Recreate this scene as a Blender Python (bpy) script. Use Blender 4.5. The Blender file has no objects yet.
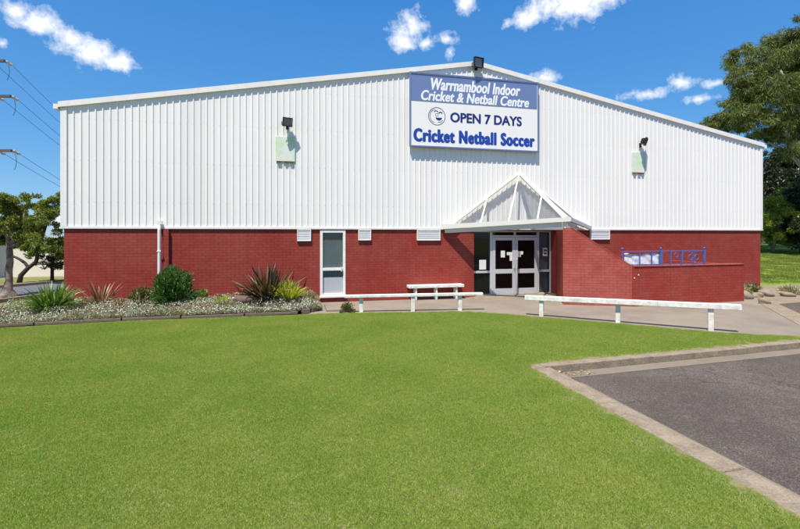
import bpy, bmesh, math, random
import numpy as np
from mathutils import Vector, Matrix
C = bpy.context.scene.collection
R = math.radians
random.seed(7)
rng = np.random.default_rng(7)

# ---------------------------------------------------------------- camera
cd = bpy.data.cameras.new('camera')
cam = bpy.data.objects.new('camera', cd); C.objects.link(cam)
cam.location = (0, 0, 2.2); cam.rotation_euler = (R(90), 0, 0)
cd.sensor_width = 36; cd.lens = 440 / 800 * 36
cd.shift_y = -29.5 / 800
cd.clip_start = .05; cd.clip_end = 5000
bpy.context.scene.camera = cam

# ---------------------------------------------------------------- light and sky
SUN = Vector((.52, 1.16, -2.75)).normalized()          # direction the light travels
EL = math.asin(-SUN.z); AZ = math.atan2(-SUN.x, -SUN.y)
sl = bpy.data.lights.new('sun', 'SUN'); sl.energy = 4.6; sl.angle = R(.5); sl.color = (1, .935, .83)
so = bpy.data.objects.new('sun', sl); C.objects.link(so)
so.rotation_euler = SUN.to_track_quat('-Z', 'Y').to_euler()
vs = bpy.context.scene.view_settings
vs.view_transform = 'Standard'; vs.look = 'None'; vs.gamma = 1; vs.use_curve_mapping = False
vs.exposure = .6


class NT:
    def __init__(s, nt):
        s.nt = nt; nt.nodes.clear()
    def n(s, typ, **kw):
        nd = s.nt.nodes.new(typ)
        for k, v in kw.items():
            if k.startswith('i_'):
                key = k[2:]
                sock = nd.inputs[int(key)] if key.isdigit() else nd.inputs[key.replace('__', ' ')]
                s.set(sock, v)
            else:
                setattr(nd, k, v)
        return nd
    def set(s, sock, v):
        if isinstance(v, bpy.types.NodeSocket): s.nt.links.new(v, sock)
        else:
            if isinstance(v, tuple) and sock.type == 'VECTOR': v = v[:3]
            sock.default_value = v
    def m(s, op, a, b=None, c=None, clamp=False):
        nd = s.nt.nodes.new('ShaderNodeMath'); nd.operation = op; nd.use_clamp = clamp
        for i, v in enumerate((a, b, c)):
            if v is not None: s.set(nd.inputs[i], v)
        return nd.outputs[0]
    def mix(s, f, a, b, mode='MIX'):
        nd = s.nt.nodes.new('ShaderNodeMix'); nd.data_type = 'RGBA'; nd.blend_type = mode
        s.set(nd.inputs[0], f); s.set(nd.inputs[6], a); s.set(nd.inputs[7], b)
        return nd.outputs[2]
    def ramp(s, f, stops):
        nd = s.nt.nodes.new('ShaderNodeValToRGB')
        e = nd.color_ramp.elements
        while len(e) < len(stops): e.new(.5)
        for i, (p, c) in enumerate(stops):
            e[i].position = p; e[i].color = c if len(c) == 4 else (*c, 1)
        s.set(nd.inputs[0], f)
        return nd.outputs[0]
    def noise(s, vec, scale, detail=4, rough=.55, dist=0):
        nd = s.n('ShaderNodeTexNoise'); s.set(nd.inputs['Vector'], vec)
        nd.inputs['Scale'].default_value = scale; nd.inputs['Detail'].default_value = detail
        nd.inputs['Roughness'].default_value = rough; nd.inputs['Distortion'].default_value = dist
        return nd.outputs[0]


w = bpy.data.worlds.new('World'); bpy.context.scene.world = w; w.use_nodes = True
N = NT(w.node_tree)
sky = N.n('ShaderNodeTexSky'); sky.sky_type = 'NISHITA'; sky.sun_disc = False
sky.sun_elevation = EL; sky.sun_rotation = AZ
sky.altitude = 0; sky.air_density = 1.0; sky.dust_density = .1; sky.ozone_density = 3.0
hs = N.n('ShaderNodeHueSaturation', i_Saturation=1.32, i_Value=1.0); N.set(hs.inputs['Color'], sky.outputs[0])
tc = N.n('ShaderNodeTexCoord').outputs['Generated']
sx = N.n('ShaderNodeSeparateXYZ'); N.set(sx.inputs[0], tc)
az = N.m('ARCTAN2', sx.outputs[0], sx.outputs[1])
el = N.m('ARCSINE', sx.outputs[2])
n1 = N.noise(tc, 14, 9, .62, .3)
n2 = N.noise(tc, 45, 8, .62, .2)
nn = N.m('ADD', N.m('MULTIPLY', N.m('SUBTRACT', n1, .5), 1.6), N.m('MULTIPLY', N.m('SUBTRACT', n2, .5), 1.9))
# cumulus puffs: azimuth, elevation, half width, half height (degrees), weight
CL = [(-41.0, 20.9, 1.2, .9, .8), (-39.2, 20.4, 2.3, 1.2, .95), (-36.9, 19.6, 2.6, 1.4, 1), (-34.9, 18.8, 2.6, 1.5, 1.05), (-32.9, 18.4, 1.6, 1.0, .9),
      (1.5, 25.2, 2.4, 1.7, .9), (.8, 23.8, 1.9, 1.2, .9), (3.7, 23.5, 1.5, .7, .75), (5.9, 23.9, 2.3, .9, .85), (6.4, 22.6, .7, .8, .65), (8.4, 27.4, 1.2, 1.4, .75),
      (21.5, 26.4, 5.2, 2.3, 1.05), (24.0, 26.6, 3.8, 1.8, 1), (16.6, 25.6, 1.9, 1.5, .9), (13.7, 25.1, .7, .6, .7),
      (18.0, 18.8, 1.9, .8, .85), (29.4, 15.6, 2.6, .55, .62), (32.6, 16.3, 1.4, .7, .65), (35.7, 15.7, 1.4, .45, .62), (34.5, 14.3, 1.9, .5, .66), (37.4, 16.2, .9, .5, .55),
      (-42.1, 17.9, .6, .6, .6), (-37.7, 1.9, 1.4, 1.3, .8), (55, 24, 8, 3, 1), (-62, 18, 7, 3, 1), (90, 30, 12, 5, 1), (150, 25, 14, 5, 1), (-120, 28, 14, 6, 1)]
mask = None
for a, e_, ra, re, wt in CL:
    dx = N.m('MULTIPLY', N.m('SUBTRACT', az, R(a)), 1 / R(ra))
    dy = N.m('MULTIPLY', N.m('SUBTRACT', el, R(e_)), 1 / R(re))
    d2 = N.m('ADD', N.m('MULTIPLY', dx, dx), N.m('MULTIPLY', dy, dy))
    v = N.m('MULTIPLY', N.m('SUBTRACT', 1.15, N.m('SQRT', d2)), wt)
    mask = v if mask is None else N.m('SMOOTH_MAX', mask, v, .25)
den = N.m('ADD', mask, nn)
cov = N.ramp(den, [(.0, (0, 0, 0)), (.85, (1, 1, 1))])
cov = N.m('MULTIPLY', N.m('POWER', cov, .9), .94)
ccol = N.ramp(N.m('ADD', N.m('MULTIPLY', den, .5), .3), [(.2, (4.6, 5.3, 6.4)), (.75, (7.2, 7.3, 7.5))])
deep = N.ramp(N.m('MULTIPLY', el, 1 / R(70)), [(0, (1.25, 2.9, 5.0)), (.15, (.72, 2.35, 5.0)), (.5, (.25, 1.5, 4.4)), (1, (.18, 1.1, 3.6))])
skyc = N.mix(.72, hs.outputs[0], deep)
skyc = N.mix(cov, skyc, ccol)
bg = N.n('ShaderNodeBackground', i_Strength=.105); N.set(bg.inputs[0], skyc)
wo = N.n('ShaderNodeOutputWorld'); N.set(wo.inputs[0], bg.outputs[0])

# ---------------------------------------------------------------- frames of reference
TH = R(12.94)
OX, OY = -9.739, 12.754                                   # left front corner of the hall
ct, st = math.cos(TH), math.sin(TH)
def W(a, b, z=0):                                         # along facade, inward, up -> world
    return Vector((OX + a * ct - b * st, OY + a * st + b * ct, z))
def LOC(x, y):
    dx, dy = x - OX, y - OY
    return dx * ct + dy * st, -dx * st + dy * ct

# ---------------------------------------------------------------- object helpers
def tag(o, label=None, cat=None, group=None, kind=None):
    if label: o['label'] = label
    if cat: o['category'] = cat
    if group: o['group'] = group
    if kind: o['kind'] = kind
    return o
def thing(name, label, cat, loc=(0, 0, 0), rz=0, group=None):
    o = bpy.data.objects.new(name, None); C.objects.link(o)
    o.empty_display_size = .2
    o.location = loc; o.rotation_euler = (0, 0, rz)
    return tag(o, label, cat, group)
def copy_thing(src, loc, rz, label, scale=None):
    r = src.copy(); C.objects.link(r); r.location = loc; r.rotation_euler = (0, 0, rz); r['label'] = label
    if scale: r.scale = scale
    for ch in list(src.children):
        c = ch.copy(); C.objects.link(c); c.parent = r
        for g in list(ch.children):
            d = g.copy(); C.objects.link(d); d.parent = c
    return r

class MB:
    def __init__(s): s.v = []; s.f = []; s.mi = []
    def add(s, vs_, fs, m=0):
        o = len(s.v); s.v += [tuple(p) for p in vs_]
        for f in fs: s.f.append(tuple(i + o for i in f)); s.mi.append(m)
        return s
    def box(s, x0, x1, y0, y1, z0, z1, m=0):
        vs_ = [(x0, y0, z0), (x1, y0, z0), (x1, y1, z0), (x0, y1, z0), (x0, y0, z1), (x1, y0, z1), (x1, y1, z1), (x0, y1, z1)]
        return s.add(vs_, [(3, 2, 1, 0), (4, 5, 6, 7), (0, 1, 5, 4), (1, 2, 6, 5), (2, 3, 7, 6), (3, 0, 4, 7)], m)
    def prism(s, poly, z0, z1, m=0):                       # ccw polygon, z may be callable
        n = len(poly); g = lambda z, p: z(*p[:2]) if callable(z) else z
        vs_ = [(p[0], p[1], g(z0, p)) for p in poly] + [(p[0], p[1], g(z1, p)) for p in poly]
        fs = [tuple(range(n))[::-1], tuple(range(n, 2 * n))] + [(i, (i + 1) % n, n + (i + 1) % n, n + i) for i in range(n)]
        return s.add(vs_, fs, m)
    def bar(s, p, q, wd, ht=None, up=(0, 0, 1), m=0):      # rectangular bar from p to q
        p, q = Vector(p), Vector(q); ht = ht or wd
        d = (q - p).normalized(); u = Vector(up)
        if abs(d.dot(u)) > .98: u = Vector((0, 1, 0))
        r = d.cross(u).normalized() * wd / 2; u = r.cross(d).normalized() * ht / 2
        vs_ = [c + a for c in (p, q) for a in (-r - u, r - u, r + u, -r + u)]
        return s.add(vs_, [(3, 2, 1, 0), (4, 5, 6, 7), (0, 1, 5, 4), (1, 2, 6, 5), (2, 3, 7, 6), (3, 0, 4, 7)], m)
    def tube(s, pts, rad, n=8, m=0, cap=True):
        pts = [Vector(p) for p in pts]; rad = rad if isinstance(rad, (list, tuple)) else [rad] * len(pts)
        vs_ = []; prev = None
        for i, p in enumerate(pts):
            d = (pts[min(i + 1, len(pts) - 1)] - pts[max(i - 1, 0)]).normalized()
            if prev is None:
                u = Vector((0, 0, 1)) if abs(d.z) < .9 else Vector((1, 0, 0))
                r = d.cross(u).normalized()
            else:
                r = (prev - d * prev.dot(d)).normalized()
            prev = r; t = d.cross(r)
            for k in range(n):
                a = 2 * math.pi * k / n
                vs_.append(p + (r * math.cos(a) + t * math.sin(a)) * rad[i])
        fs = []
        for i in range(len(pts) - 1):
            for k in range(n):
                a, b = i * n + k, i * n + (k + 1) % n
                fs.append((a, b, b + n, a + n))
        if cap:
            fs.append(tuple(range(n))[::-1]); fs.append(tuple(range(len(vs_) - n, len(vs_))))
        return s.add(vs_, fs, m)
    def build(s, name, mats, parent=None, bevel=0, smooth=False, uv=True):
        me = bpy.data.meshes.new(name); me.from_pydata(s.v, [], s.f)
        mats = mats if isinstance(mats, (list, tuple)) else [mats]
        for m_ in mats: me.materials.append(m_)
        me.polygons.foreach_set('material_index', s.mi)
        if smooth: me.polygons.foreach_set('use_smooth', [True] * len(s.f))
        me.update()
        if uv:
            ul = me.uv_layers.new(name='UVMap')
            for p in me.polygons:
                nrm = p.normal
                if abs(nrm.z) > .75: T, B = Vector((1, 0, 0)), Vector((0, 1, 0))
                else:
                    T = Vector((-nrm.y, nrm.x, 0)).normalized(); B = Vector((0, 0, 1))
                for li in p.loop_indices:
                    co = me.vertices[me.loops[li].vertex_index].co
                    ul.data[li].uv = (co.dot(T), co.dot(B))
        o = bpy.data.objects.new(name, me); C.objects.link(o)
        if parent: o.parent = parent
        if bevel:
            b = o.modifiers.new('bevel', 'BEVEL'); b.width = bevel; b.segments = 2; b.limit_method = 'ANGLE'
        return o

def mesh_np(name, V, F, mats, mi=None, parent=None, smooth=False):
    """V (n,3) float array, F (m,k) int array of equal sided faces"""
    me = bpy.data.meshes.new(name); k = F.shape[1]
    me.vertices.add(len(V)); me.vertices.foreach_set('co', V.astype(np.float32).ravel())
    me.loops.add(F.size); me.loops.foreach_set('vertex_index', F.astype(np.int32).ravel())
    me.polygons.add(len(F)); me.polygons.foreach_set('loop_start', np.arange(0, F.size, k, dtype=np.int32))
    for m_ in (mats if isinstance(mats, (list, tuple)) else [mats]): me.materials.append(m_)
    if mi is not None: me.polygons.foreach_set('material_index', mi.astype(np.int32))
    if smooth: me.polygons.foreach_set('use_smooth', np.ones(len(F), dtype=bool))
    me.update(calc_edges=True)
    o = bpy.data.objects.new(name, me); C.objects.link(o)
    if parent: o.parent = parent
    return o

# ---------------------------------------------------------------- materials
def pm(name, col, rough=.7, var=.12, scale=2.0, fine=60, fvar=.1, bump=0, col2=None, c2scale=1.2, c2amt=.5, metal=0, spec=.3, coat=0):
    """plain weathered material: coarse and fine value noise, optional second colour in patches"""
    m_ = bpy.data.materials.new(name); m_.use_nodes = True; n = NT(m_.node_tree)
    P = n.n('ShaderNodeNewGeometry').outputs['Position']
    a = n.noise(P, scale, 5, .6); b = n.noise(P, fine, 3, .6)
    f = n.m('ADD', n.m('MULTIPLY', n.m('SUBTRACT', a, .5), 4 * var), n.m('MULTIPLY', n.m('SUBTRACT', b, .5), 4 * fvar))
    f = n.m('ADD', f, 1)
    base = (*col, 1)
    if col2:
        pt = n.ramp(n.noise(P, c2scale, 6, .65), [(.42, (0, 0, 0)), (.66, (1, 1, 1))])
        base = n.mix(n.m('MULTIPLY', pt, c2amt), base, (*col2, 1))
    sc = n.n('ShaderNodeVectorMath', operation='SCALE'); n.set(sc.inputs[0], base); n.set(sc.inputs['Scale'], f)
    bs = n.n('ShaderNodeBsdfPrincipled', i_Roughness=rough, i_Metallic=metal)
    bs.inputs['Specular IOR Level'].default_value = spec
    if coat: bs.inputs['Coat Weight'].default_value = coat
    n.set(bs.inputs['Base Color'], sc.outputs[0])
    if bump:
        bp = n.n('ShaderNodeBump', i_Strength=min(1, bump), i_Distance=.02); n.set(bp.inputs['Height'], b); n.set(bs.inputs['Normal'], bp.outputs[0])
    o = n.n('ShaderNodeOutputMaterial'); n.set(o.inputs[0], bs.outputs[0])
    return m_

def brickmat(name, col, fade):
    m_ = bpy.data.materials.new(name); m_.use_nodes = True; n = NT(m_.node_tree)
    uv = n.n('ShaderNodeTexCoord').outputs['UV']
    P = n.n('ShaderNodeNewGeometry').outputs['Position']
    bt = n.n('ShaderNodeTexBrick', i_Scale=1.0); n.set(bt.inputs['Vector'], uv)
    bt.inputs['Brick Width'].default_value = .24; bt.inputs['Row Height'].default_value = .086
    bt.inputs['Mortar Size'].default_value = .006; bt.inputs['Mortar Smooth'].default_value = .25
    bt.inputs['Color1'].default_value = (.93, .93, .93, 1); bt.inputs['Color2'].default_value = (1.05, 1.05, 1.05, 1)
    bt.inputs['Mortar'].default_value = (.70, .68, .68, 1)
    big = n.noise(P, .55, 6, .65); mid = n.noise(P, 3.2, 6, .68); fin = n.noise(P, 55, 3, .6)
    sm = n.n('ShaderNodeMapping'); n.set(sm.inputs['Vector'], P); sm.inputs['Scale'].default_value = (4, 4, .35)
    strk = n.noise(sm.outputs[0], 1.5, 5, .6)
    pt = n.ramp(n.m('ADD', n.m('MULTIPLY', big, .6), n.m('MULTIPLY', mid, .4)), [(.42, (0, 0, 0)), (.62, (1, 1, 1))])
    c = n.mix(n.m('MULTIPLY', pt, .6), (*col, 1), (*fade, 1))
    chip = n.ramp(n.noise(P, 16, 5, .75), [(.62, (0, 0, 0)), (.70, (1, 1, 1))])
    c = n.mix(n.m('MULTIPLY', chip, .4), c, (.40, .17, .13, 1))
    f = n.m('ADD', n.m('ADD', .72, n.m('MULTIPLY', fin, .26)), n.m('MULTIPLY', strk, .3))
    c = n.mix(1, c, bt.outputs[0], 'MULTIPLY')
    sc = n.n('ShaderNodeVectorMath', operation='SCALE'); n.set(sc.inputs[0], c); n.set(sc.inputs['Scale'], f)
    bs = n.n('ShaderNodeBsdfPrincipled', i_Roughness=.72); n.set(bs.inputs['Base Color'], sc.outputs[0])
    bs.inputs['Specular IOR Level'].default_value = .25
    h = n.m('ADD', n.m('MULTIPLY', bt.outputs['Fac'], -1), n.m('MULTIPLY', fin, .35))
    bp = n.n('ShaderNodeBump', i_Strength=.7, i_Distance=.008); n.set(bp.inputs['Height'], h); n.set(bs.inputs['Normal'], bp.outputs[0])
    o = n.n('ShaderNodeOutputMaterial'); n.set(o.inputs[0], bs.outputs[0])
    return m_

def leafmat(name, c1, c2, trans=.35, gloss=.06, world_noise=0, straw=None, kr=((.7, .74, .62), (1.28, 1.12, 1.1))):
    m_ = bpy.data.materials.new(name); m_.use_nodes = True; n = NT(m_.node_tree)
    r = n.n('ShaderNodeNewGeometry')
    f = r.outputs['Random Per Island']
    col = n.ramp(f, [(0, c1), (.75, c2), (1, tuple(min(1, x * 1.35) for x in c2))] if not straw else [(0, c1), (.7, c2), (.88, c2), (.9, straw), (1, straw)])
    if world_noise:
        nz = n.noise(r.outputs['Position'], world_noise, 5, .6)
        k = n.ramp(nz, [(.3, kr[0]), (.52, (1, 1, 1)), (.72, kr[1])])
        col = n.mix(1, col, k, 'MULTIPLY')
    d = n.n('ShaderNodeBsdfDiffuse'); n.set(d.inputs[0], col)
    t = n.n('ShaderNodeBsdfTranslucent')
    n.set(t.inputs[0], n.mix(1, col, (1.1, 1.15, .55, 1), 'MULTIPLY'))
    mx = n.n('ShaderNodeMixShader', i_0=trans); n.set(mx.inputs[1], d.outputs[0]); n.set(mx.inputs[2], t.outputs[0])
    g = n.n('ShaderNodeBsdfGlossy', i_Roughness=.45); g.inputs[0].default_value = (1, 1, 1, 1)
    mg = n.n('ShaderNodeMixShader', i_0=gloss); n.set(mg.inputs[1], mx.outputs[0]); n.set(mg.inputs[2], g.outputs[0])
    o = n.n('ShaderNodeOutputMaterial'); n.set(o.inputs[0], mg.outputs[0])
    return m_

def glassmat(name, tint=(.9, .94, .93), refl=1.0, dirt=.08):
    m_ = bpy.data.materials.new(name); m_.use_nodes = True; n = NT(m_.node_tree)
    P = n.n('ShaderNodeNewGeometry').outputs['Position']
    t = n.n('ShaderNodeBsdfTransparent'); t.inputs[0].default_value = (*tint, 1)
    g = n.n('ShaderNodeBsdfGlossy', i_Roughness=.03)
    fr = n.n('ShaderNodeFresnel', i_IOR=1.5)
    mx = n.n('ShaderNodeMixShader'); n.set(mx.inputs[0], n.m('MULTIPLY', fr.outputs[0], refl, clamp=True)); n.set(mx.inputs[1], t.outputs[0]); n.set(mx.inputs[2], g.outputs[0])
    d = n.n('ShaderNodeBsdfDiffuse'); d.inputs[0].default_value = (.55, .56, .52, 1)
    m2 = n.n('ShaderNodeMixShader'); n.set(m2.inputs[0], n.m('MULTIPLY', n.noise(P, 5, 5), dirt * 2)); n.set(m2.inputs[1], mx.outputs[0]); n.set(m2.inputs[2], d.outputs[0])
    o = n.n('ShaderNodeOutputMaterial'); n.set(o.inputs[0], m2.outputs[0])
    return m_

M = {}
M['brick'] = brickmat('red painted brick', (.285, .034, .024), (.31, .072, .054))
M['brick2'] = brickmat('red painted ramp brick', (.32, .036, .024), (.34, .078, .056))
M['brick3'] = brickmat('pale sunlit red ramp brick', (.36, .062, .046), (.42, .135, .105))  # ramp brick lightened: sunlight on the angled wall is put into the colour
def cladmat():
    m_ = bpy.data.materials.new('white ribbed steel'); m_.use_nodes = True; n = NT(m_.node_tree)
    oc = n.n('ShaderNodeTexCoord').outputs['Object']; sp = n.n('ShaderNodeSeparateXYZ'); n.set(sp.inputs[0], oc)
    sheet_ = n.m('FLOOR', n.m('DIVIDE', n.m('SUBTRACT', sp.outputs[0], .02), .76))
    wn = n.n('ShaderNodeTexWhiteNoise', noise_dimensions='1D'); n.set(wn.inputs['W'], sheet_)
    mp = n.n('ShaderNodeMapping'); n.set(mp.inputs['Vector'], oc); mp.inputs['Scale'].default_value = (9, 9, .28)
    st_ = n.noise(mp.outputs[0], 1.0, 6, .65); big = n.noise(oc, .5, 5, .6)
    f = n.m('ADD', n.m('ADD', .93, n.m('MULTIPLY', wn.outputs[0], .05)), n.m('MULTIPLY', n.m('SUBTRACT', big, .5), .10))
    dirt = n.ramp(st_, [(.56, (0, 0, 0)), (.75, (1, 1, 1))])
    # screw rows where the sheets meet the girts
    zz = n.m('ABSOLUTE', n.m('SUBTRACT', n.m('FRACT', n.m('DIVIDE', n.m('SUBTRACT', sp.outputs[2], 2.55), 1.22)), .5))
    xx = n.m('ABSOLUTE', n.m('SUBTRACT', n.m('FRACT', n.m('DIVIDE', n.m('SUBTRACT', sp.outputs[0], .03), .19)), .155))
    scr = n.m('MULTIPLY', n.m('LESS_THAN', zz, .011), n.m('LESS_THAN', xx, .06))
    c = n.mix(n.m('MULTIPLY', dirt, .30), (.86, .835, .795, 1), (.66, .63, .57, 1))
    c = n.mix(n.m('MULTIPLY', scr, .5), c, (.4, .38, .36, 1))
    sc = n.n('ShaderNodeVectorMath', operation='SCALE'); n.set(sc.inputs[0], c); n.set(sc.inputs['Scale'], f)
    bs = n.n('ShaderNodeBsdfPrincipled', i_Roughness=.45); n.set(bs.inputs['Base Color'], sc.outputs[0])
    o = n.n('ShaderNodeOutputMaterial'); n.set(o.inputs[0], bs.outputs[0])
    return m_
M['clad'] = cladmat()
def asphaltmat():
    m_ = bpy.data.materials.new('worn asphalt'); m_.use_nodes = True; n = NT(m_.node_tree)
    P = n.n('ShaderNodeNewGeometry').outputs['Position']
    big = n.noise(P, .6, 6, .65); mid = n.noise(P, 3.5, 5, .6); fin = n.noise(P, 38, 4, .7)
    vo = n.n('ShaderNodeTexVoronoi', i_Scale=95.0); n.set(vo.inputs['Vector'], P)
    sp = n.n('ShaderNodeSeparateColor'); n.set(sp.inputs[0], vo.outputs['Color'])
    stone = n.ramp(sp.outputs[0], [(.0, (.55, .55, .55)), (.6, (.9, .9, .9)), (.86, (1.15, 1.13, 1.1)), (.94, (1.6, 1.52, 1.42))])
    dm = n.n('ShaderNodeVectorMath', operation='ADD'); n.set(dm.inputs[0], P)
    dn = n.n('ShaderNodeTexNoise'); n.set(dn.inputs['Vector'], P); dn.inputs['Scale'].default_value = 1.6; dn.inputs['Detail'].default_value = 6; n.set(dm.inputs[1], dn.outputs['Color'])
    cr = n.n('ShaderNodeTexVoronoi', feature='DISTANCE_TO_EDGE', i_Scale=.42); n.set(cr.inputs['Vector'], dm.outputs[0])
    crack = n.m('MULTIPLY', n.m('LESS_THAN', cr.outputs['Distance'], .0035), n.m('GREATER_THAN', big, .5))
    c = n.mix(n.ramp(big, [(.4, (0, 0, 0)), (.65, (1, 1, 1))]), (.100, .084, .072, 1), (.145, .122, .104, 1))
    c = n.mix(n.m('MULTIPLY', n.ramp(mid, [(.55, (0, 0, 0)), (.75, (1, 1, 1))]), .45), c, (.17, .148, .13, 1))
    c = n.mix(1, c, stone, 'MULTIPLY')
    c = n.mix(n.m('MULTIPLY', crack, .55), c, (.028, .025, .022, 1))
    sc = n.n('ShaderNodeVectorMath', operation='SCALE'); n.set(sc.inputs[0], c); n.set(sc.inputs['Scale'], n.m('ADD', .55, n.m('MULTIPLY', fin, .9)))
    bs = n.n('ShaderNodeBsdfPrincipled', i_Roughness=.92); bs.inputs['Specular IOR Level'].default_value = .2; n.set(bs.inputs['Base Color'], sc.outputs[0])
    bp = n.n('ShaderNodeBump', i_Strength=.8, i_Distance=.012); n.set(bp.inputs['Height'], n.m('SUBTRACT', n.m('ADD', fin, n.m('MULTIPLY', sp.outputs[0], .4)), crack)); n.set(bs.inputs['Normal'], bp.outputs[0])
    o = n.n('ShaderNodeOutputMaterial'); n.set(o.inputs[0], bs.outputs[0])
    return m_
M['white'] = pm('white paint', (.82, .79, .75), .5, .04, 3, 50, .03, col2=(.66, .63, .58), c2scale=4, c2amt=.35)
M['rail_white'] = pm('weathered white timber paint', (.82, .79, .73), .65, .07, 5, 60, .06, col2=(.42, .36, .28), c2scale=9, c2amt=.55)
M['trim'] = pm('cream trim paint', (.72, .70, .64), .5, .05, 3, 40, .03, col2=(.56, .53, .47), c2scale=3, c2amt=.35)
M['frame'] = pm('grey aluminium frame', (.68, .69, .70), .4, .03, 3, 60, .03, metal=.25)
M['roofm'] = pm('roof steel', (.55, .56, .56), .45, .05, 1, 30, .03)
M['ventm'] = pm('vent grey', (.74, .74, .72), .55, .05, 4, 50, .04)
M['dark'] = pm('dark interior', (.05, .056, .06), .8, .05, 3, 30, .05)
M['intw'] = pm('interior plaster', (.16, .15, .14), .8, .05, 2, 30, .03)
M['shade'] = pm('grey blind', (.42, .43, .45), .8, .05, 2, 40, .05)
M['curtain'] = pm('grey curtain', (.62, .64, .67), .9, .08, 2, 40, .05)
M['doorglass'] = glassmat('door glass', (.7, .73, .75), .6, .004)
M['glass'] = glassmat('clear glass')
M['roofglass'] = glassmat('canopy glass', (.965, .985, .975), .7, .10)
M['lampglass'] = pm('lamp glass', (.22, .22, .21), .2, .1, 8, 60, .05, spec=.7)
M['black'] = pm('black metal', (.02, .02, .022), .5, .1, 6, 60, .05)
M['rust'] = pm('rusty bracket', (.16, .06, .035), .8, .15, 20, 80, .1)
M['greenboard'] = pm('faded green board', (.72, .74, .68), .6, .05, 3, 40, .03, col2=(.50, .74, .36), c2scale=4.2, c2amt=.9)
M['signblue'] = pm('sign slate blue', (.155, .22, .42), .45, .03, 1.5, 40, .02)
M['signwhite'] = pm('sign white', (.85, .83, .80), .45, .02, 1.5, 40, .02)
M['navy'] = pm('sign navy', (.012, .03, .17), .5, .03, 2, 40, .02)
M['royal'] = pm('sign royal blue', (.015, .06, .36), .5, .03, 2, 40, .02)
M['letterwhite'] = pm('letter white', (.84, .85, .86), .5, .02, 2, 40, .02)
M['paper'] = pm('paper', (.82, .82, .80), .7, .04, 10, 60, .03)
M['ink'] = pm('ink', (.06, .07, .09), .7, .05, 10, 60, .03)
M['bluem'] = pm('blue railing paint', (.085, .12, .33), .45, .06, 10, 60, .05)
M['sheet'] = pm('crumpled white plastic', (.74, .74, .76), .5, .06, 12, 60, .05, col2=(.36, .4, .52), c2scale=9, c2amt=.8)
M['conc'] = pm('kerb concrete', (.29, .232, .165), .88, .15, 3.5, 42, .26, bump=.8, col2=(.17, .13, .088), c2scale=5, c2amt=.6)
M['gutterm'] = pm('gutter concrete', (.21, .17, .125), .85, .13, 1.6, 55, .12, bump=.4, col2=(.19, .16, .13), c2scale=1.3, c2amt=.7)
M['path'] = pm('path concrete', (.25, .21, .165), .9, .11, .8, 45, .17, bump=.5, col2=(.19, .155, .125), c2scale=.6, c2amt=.7)
M['asph'] = asphaltmat()
M['road'] = pm('street asphalt', (.12, .125, .14), .88, .08, .6, 90, .15, bump=.4)
M['soil'] = pm('garden soil', (.13, .095, .065), .95, .15, 3, 70, .2, bump=.8)
M['dirt'] = pm('dry dirt', (.27, .21, .15), .95, .14, 1.5, 60, .18, bump=.7, col2=(.2, .17, .11), c2scale=2.2, c2amt=.7)
M['dry'] = pm('dry grass ground', (.17, .165, .06), .95, .14, 1.2, 45, .22, bump=.7, col2=(.27, .22, .12), c2scale=1.1, c2amt=.75)
M['bank'] = pm('grass bank turf', (.19, .26, .04), .95, .12, .5, 25, .2, bump=.6, col2=(.15, .18, .04), c2scale=.6, c2amt=.6)
M['verge'] = pm('verge grass', (.16, .17, .05), .95, .12, .8, 25, .2, bump=.6, col2=(.24, .2, .1), c2scale=.8, c2amt=.6)
M['turf'] = pm('lawn thatch', (.21, .19, .085), .95, .1, 1.2, 70, .2, bump=.6)
M['edge'] = pm('edging stone', (.17, .13, .10), .9, .14, 6, 60, .15, bump=.6)
M['rockr'] = pm('red brown rock', (.14, .085, .07), .85, .15, 5, 40, .15, bump=.8)
M['rockt'] = pm('tan rock', (.30, .24, .18), .9, .15, 3, 40, .15, bump=.8, col2=(.18, .12, .08), c2scale=3, c2amt=.6)
M['cream'] = pm('cream render', (.80, .74, .63), .8, .05, 1, 30, .04)
M['bark'] = pm('grey bark', (.26, .21, .16), .9, .2, 4, 30, .2, bump=.9, col2=(.06, .045, .035), c2scale=6, c2amt=.9)
M['darkbark'] = pm('dark bark', (.055, .045, .038), .9, .2, 4, 30, .2, bump=.9)
M['palebark'] = pm('pale bark', (.42, .37, .31), .85, .18, 2, 30, .1, bump=.6, col2=(.2, .16, .13), c2scale=2, c2amt=.7)
M['polewood'] = pm('pole timber', (.15, .12, .09), .9, .1, 4, 40, .1)
M['armwood'] = pm('crossarm timber', (.12, .10, .09), .9, .1, 4, 40, .1)
M['wirem'] = pm('wire', (.06, .065, .075), .6, .02, 3, 40, .02)
M['porc'] = pm('insulator', (.4, .38, .34), .3, .05, 8, 40, .02)
M['fencep'] = pm('pale timber fence', (.22, .17, .13), .85, .08, 2, 40, .06)

# ---------------------------------------------------------------- ground
def hgt(a, b):                                            # grass bank rises right of the hall
    if a < 25.2 or b < .4: return 0.
    k = min(1, (a - 25.2) / 1.2) * min(1, max(0, (b - .4) / 15)) ** .8
    return 1.35 * k + .0 * a
xs = sorted(set([-400, -150, -60, -30] + list(range(-20, 11, 3)) + [10.62, 10.66, 13, 16, 19, 22, 25, 25.7, 26.4] + [27 + i for i in range(0, 20, 2)] + [50, 70, 110, 200, 400]))
ys = sorted(set([-300, -100, -45, -32, -26, -20, -14, -10, -5, -4.96, -2.5, 0, .4, 1.2, 2, 3, 4, 5, 6, 8, 10, 12, 14, 15.4, 17, 20, 30, 45, 80, 160, 400, 900]))
mb = MB()
for b in ys:
    for a in xs:
        z = hgt(a, b) - .02
        if 10.65 <= a and b <= -4.99: z = -.2
        p = W(a, b, z); mb.v.append(tuple(p))
nx = len(xs)
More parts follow.
